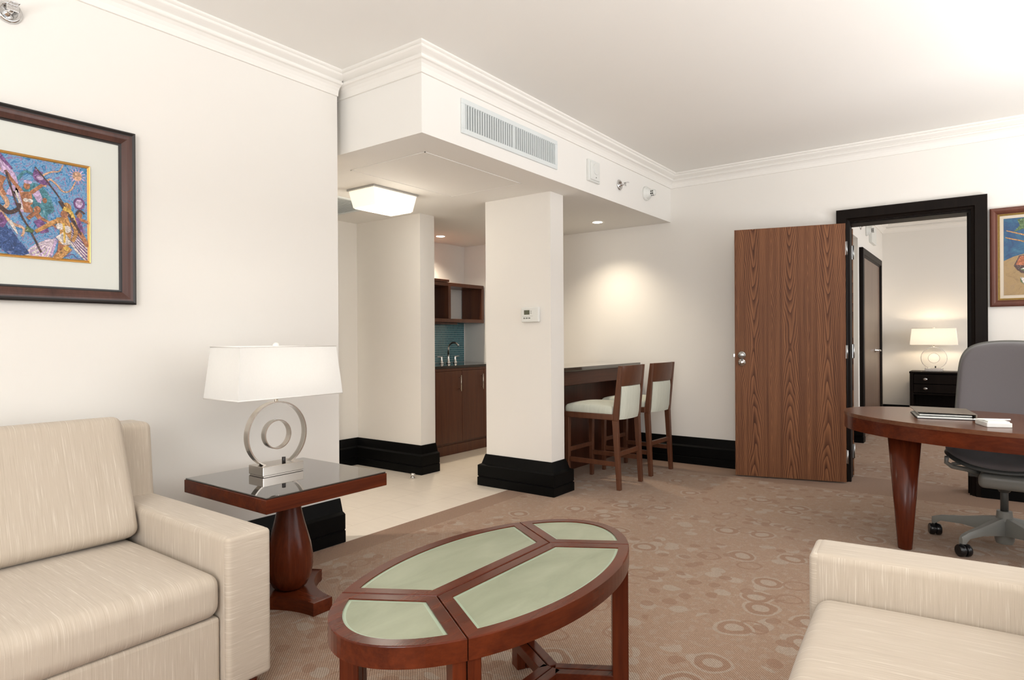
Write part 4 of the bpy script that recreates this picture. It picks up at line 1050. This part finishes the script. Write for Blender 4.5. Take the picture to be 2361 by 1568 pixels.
obj('seat_shell', pad(.284, .262, 20, seatf(-.024), .026), 'chairdark', t, 'dark underside shell')
obj('seat', pad(.278, .256, 20, seatf(0), .046), 'chairfab', t, 'charcoal fabric seat')
backf = lambda dy: (lambda x, z, u, v, t_: CM @ Vector((x, .395 + dy + t_ - .055 * u * u + .10 * v - .03 * v * v, .845 + z - .035 * u * u * max(0, v))))
def backpad(dy, th, g): 
    f0 = backf(dy)
    return pad(.258 + g, .325 + g, 22, lambda x, z, u, v, t_: f0(x * (1 - .045 * v), z, u, v, t_), th, 5.5)
obj('backrest_shell', backpad(.022, .022, .006), 'chairgrey', t, 'light grey rim and rear shell')
obj('backrest', backpad(0, .034, -.004), 'chairfab', t, 'charcoal fabric backrest')
s = MB(); s.tube([CM @ Vector(p) for p in ((0, .10, .40), (0, .26, .44), (0, .34, .55), (0, .385, .72))], [.03, .028, .024, .02], 12); obj('back_spine', s, 'chairgrey', t)

# ------------------------------------------------------------------ bedroom furniture
t = thing('chest_of_drawers', 'dark espresso chest of drawers under the bedroom lamp', 'chest of drawers', (-.3, 10.1, 0))
s = MB(); s.box(-.815, .2, 9.92, 10.33, .72, .744, .002, 1); obj('top', s, 'darkframe', t)
obj('case', boxes((-.81, -.77, 9.93, 10.33, 0, .72), (.16, .2, 9.93, 10.33, 0, .72), (-.77, .16, 10.31, 10.33, 0, .72), (-.77, .16, 9.94, 10.31, .06, .10), (-.77, .16, 9.95, 10.31, .44, .46)), 'darkframe', t)
for z0, z1 in ((.585, .708), (.468, .578)):
    s = MB(); s.box(-.765, .155, 9.925, 10.2, z0, z1, .003, 1); dr = obj('drawer', s, 'darkframe', t)
    for kx in (-.635, .03):
        s = MB(); s.lathe([(.006, 0), (.006, .014), (.014, .018), (.019, .024), (.016, .030), (.001, .032)], 0, 0, 20, mat=T(kx, 9.925, (z0 + z1) / 2) @ RX(PI / 2) @ Matrix.Diagonal((1.35, .9, 1, 1))); obj('knob', s, 'zinc', dr, 'oval steel knob')
# niche counter beyond the doorway
t = thing('niche_cabinet', 'dark cabinet with pale frame in the bedroom niche', 'cabinet', (-1.6, 7.9, 0))
obj('body', boxes((-2.18, -1.34, 7.55, 8.29, 0, .90)), 'darkZ', t)
obj('side_frame', boxes((-1.338, -1.30, 8.24, 8.295, 0, .90), (-1.338, -1.30, 7.55, 8.24, .86, .90)), 'linen', t, 'pale edge frame')
s = MB(); s.box(-2.19, -1.295, 7.5, 8.297, .902, .945, .003, 1); tag(obj('niche_counter', s, 'paper'), 'pale counter slab in the bedroom niche behind the doorway', 'countertop')

# ------------------------------------------------------------------ lights
def area(name, loc, rot, sx, sy, e, col=(1, 1, 1)):
    l = bpy.data.lights.new(name, 'AREA'); l.shape = 'RECTANGLE'; l.size = sx; l.size_y = sy; l.energy = e; l.color = col
    o = bpy.data.objects.new(name, l); COL.objects.link(o); o.location = loc; o.rotation_euler = rot; return o
DAY = (.985, .985, .99)
W1, W2_, WF, B1, B2, BF = 3, 35, 88, 430, 760, 560
area('daylight_window', (XR + .14, -.2, 1.52), (0, PI / 2, 0), 1.9, 2.9, W1, DAY)
area('daylight_window', (XR + .14, 3.2, 1.52), (0, PI / 2, 0), 1.9, 2.9, W2_, DAY)
area('daylight_window', (.6, YF - .14, 1.5), (PI / 2, 0, 0), 1.75, 1.95, WF, DAY)
# added upward fill lights, unseen outside below the sills, to brighten the ceiling
for y, e in ((-.2, B1), (3.2, B2)): area('ceiling_fill', (XR + 2.3, y, -.3), (0, PI, 0), 3.0, 2.9, e, DAY)
area('ceiling_fill', (.3, YF - 1.5, -.3), (0, PI, 0), 2.6, 2.0, BF, DAY)
area('bedroom_fill', (XR - .05, 8.2, 1.5), (0, PI / 2, 0), 1.6, 2.4, 62, DAY)  # added fill inside the windowless side wall, brightens the bedroom
def spot(loc, e, size=1.9, blend=.9, col=(1, .87, .68)):
    l = bpy.data.lights.new('downlight', 'SPOT'); l.energy = e; l.spot_size = size; l.spot_blend = blend; l.shadow_soft_size = .04; l.color = col
    o = bpy.data.objects.new('downlight', l); COL.objects.link(o); o.location = loc; return o
spot((-4.80, 5.16, ZS - .02), 85, 2.4, 1); spot((-3.03, 5.49, ZS - .02), 58, 2.1, 1.0)
spot((-4.0, 1.75, ZS - .02), 120, 2.6, 1, (1, .93, .84))      # unseen fill spot added to brighten the pier and entry tiles
l = bpy.data.lights.new('ceiling_lamp', 'POINT'); l.energy = 7; l.color = (1, .92, .80); l.shadow_soft_size = .12
o = bpy.data.objects.new('ceiling_lamp', l); COL.objects.link(o); o.location = (-3.715, 3.355, ZS - .24)
area('niche_light', (-1.7, 7.2, 2.6), (0, 0, 0), .5, .5, 3.5, (1, .95, .85))

w = bpy.data.worlds.new('World'); scene.world = w; w.use_nodes = True
w.node_tree.nodes['Background'].inputs[0].default_value = (.92, .96, 1, 1); w.node_tree.nodes['Background'].inputs[1].default_value = 1.0

# ------------------------------------------------------------------ camera (solved from the vanishing points)
cam = bpy.data.cameras.new('camera'); co = bpy.data.objects.new('camera', cam); COL.objects.link(co); scene.camera = co
cam.sensor_fit = 'HORIZONTAL'; cam.sensor_width = 36; cam.lens = 36 * 1470.86 / 2361; cam.clip_start = .02
yaw_, pit, rol = .63859953, -.00114375, -.00581993
fwd = Vector((-math.sin(yaw_) * math.cos(pit), math.cos(yaw_) * math.cos(pit), math.sin(pit)))
rt = Vector((math.cos(yaw_), math.sin(yaw_), 0)); up = rt.cross(fwd)
r2 = rt * math.cos(rol) + up * math.sin(rol); u2 = -rt * math.sin(rol) + up * math.cos(rol)
co.matrix_world = Matrix(((r2.x, u2.x, -fwd.x, 0), (r2.y, u2.y, -fwd.y, 0), (r2.z, u2.z, -fwd.z, 1.2), (0, 0, 0, 1)))

cy = scene.cycles; cy.max_bounces = 8; cy.transmission_bounces = 6; cy.glossy_bounces = 3; cy.caustics_reflective = False; cy.caustics_refractive = False
vs = scene.view_settings; vs.view_transform = 'Standard'; vs.look = 'None'; vs.exposure = 0.02; vs.gamma = 1.0; vs.use_curve_mapping = False
for o in bpy.data.objects:
    if '_loc' in o: del o['_loc']
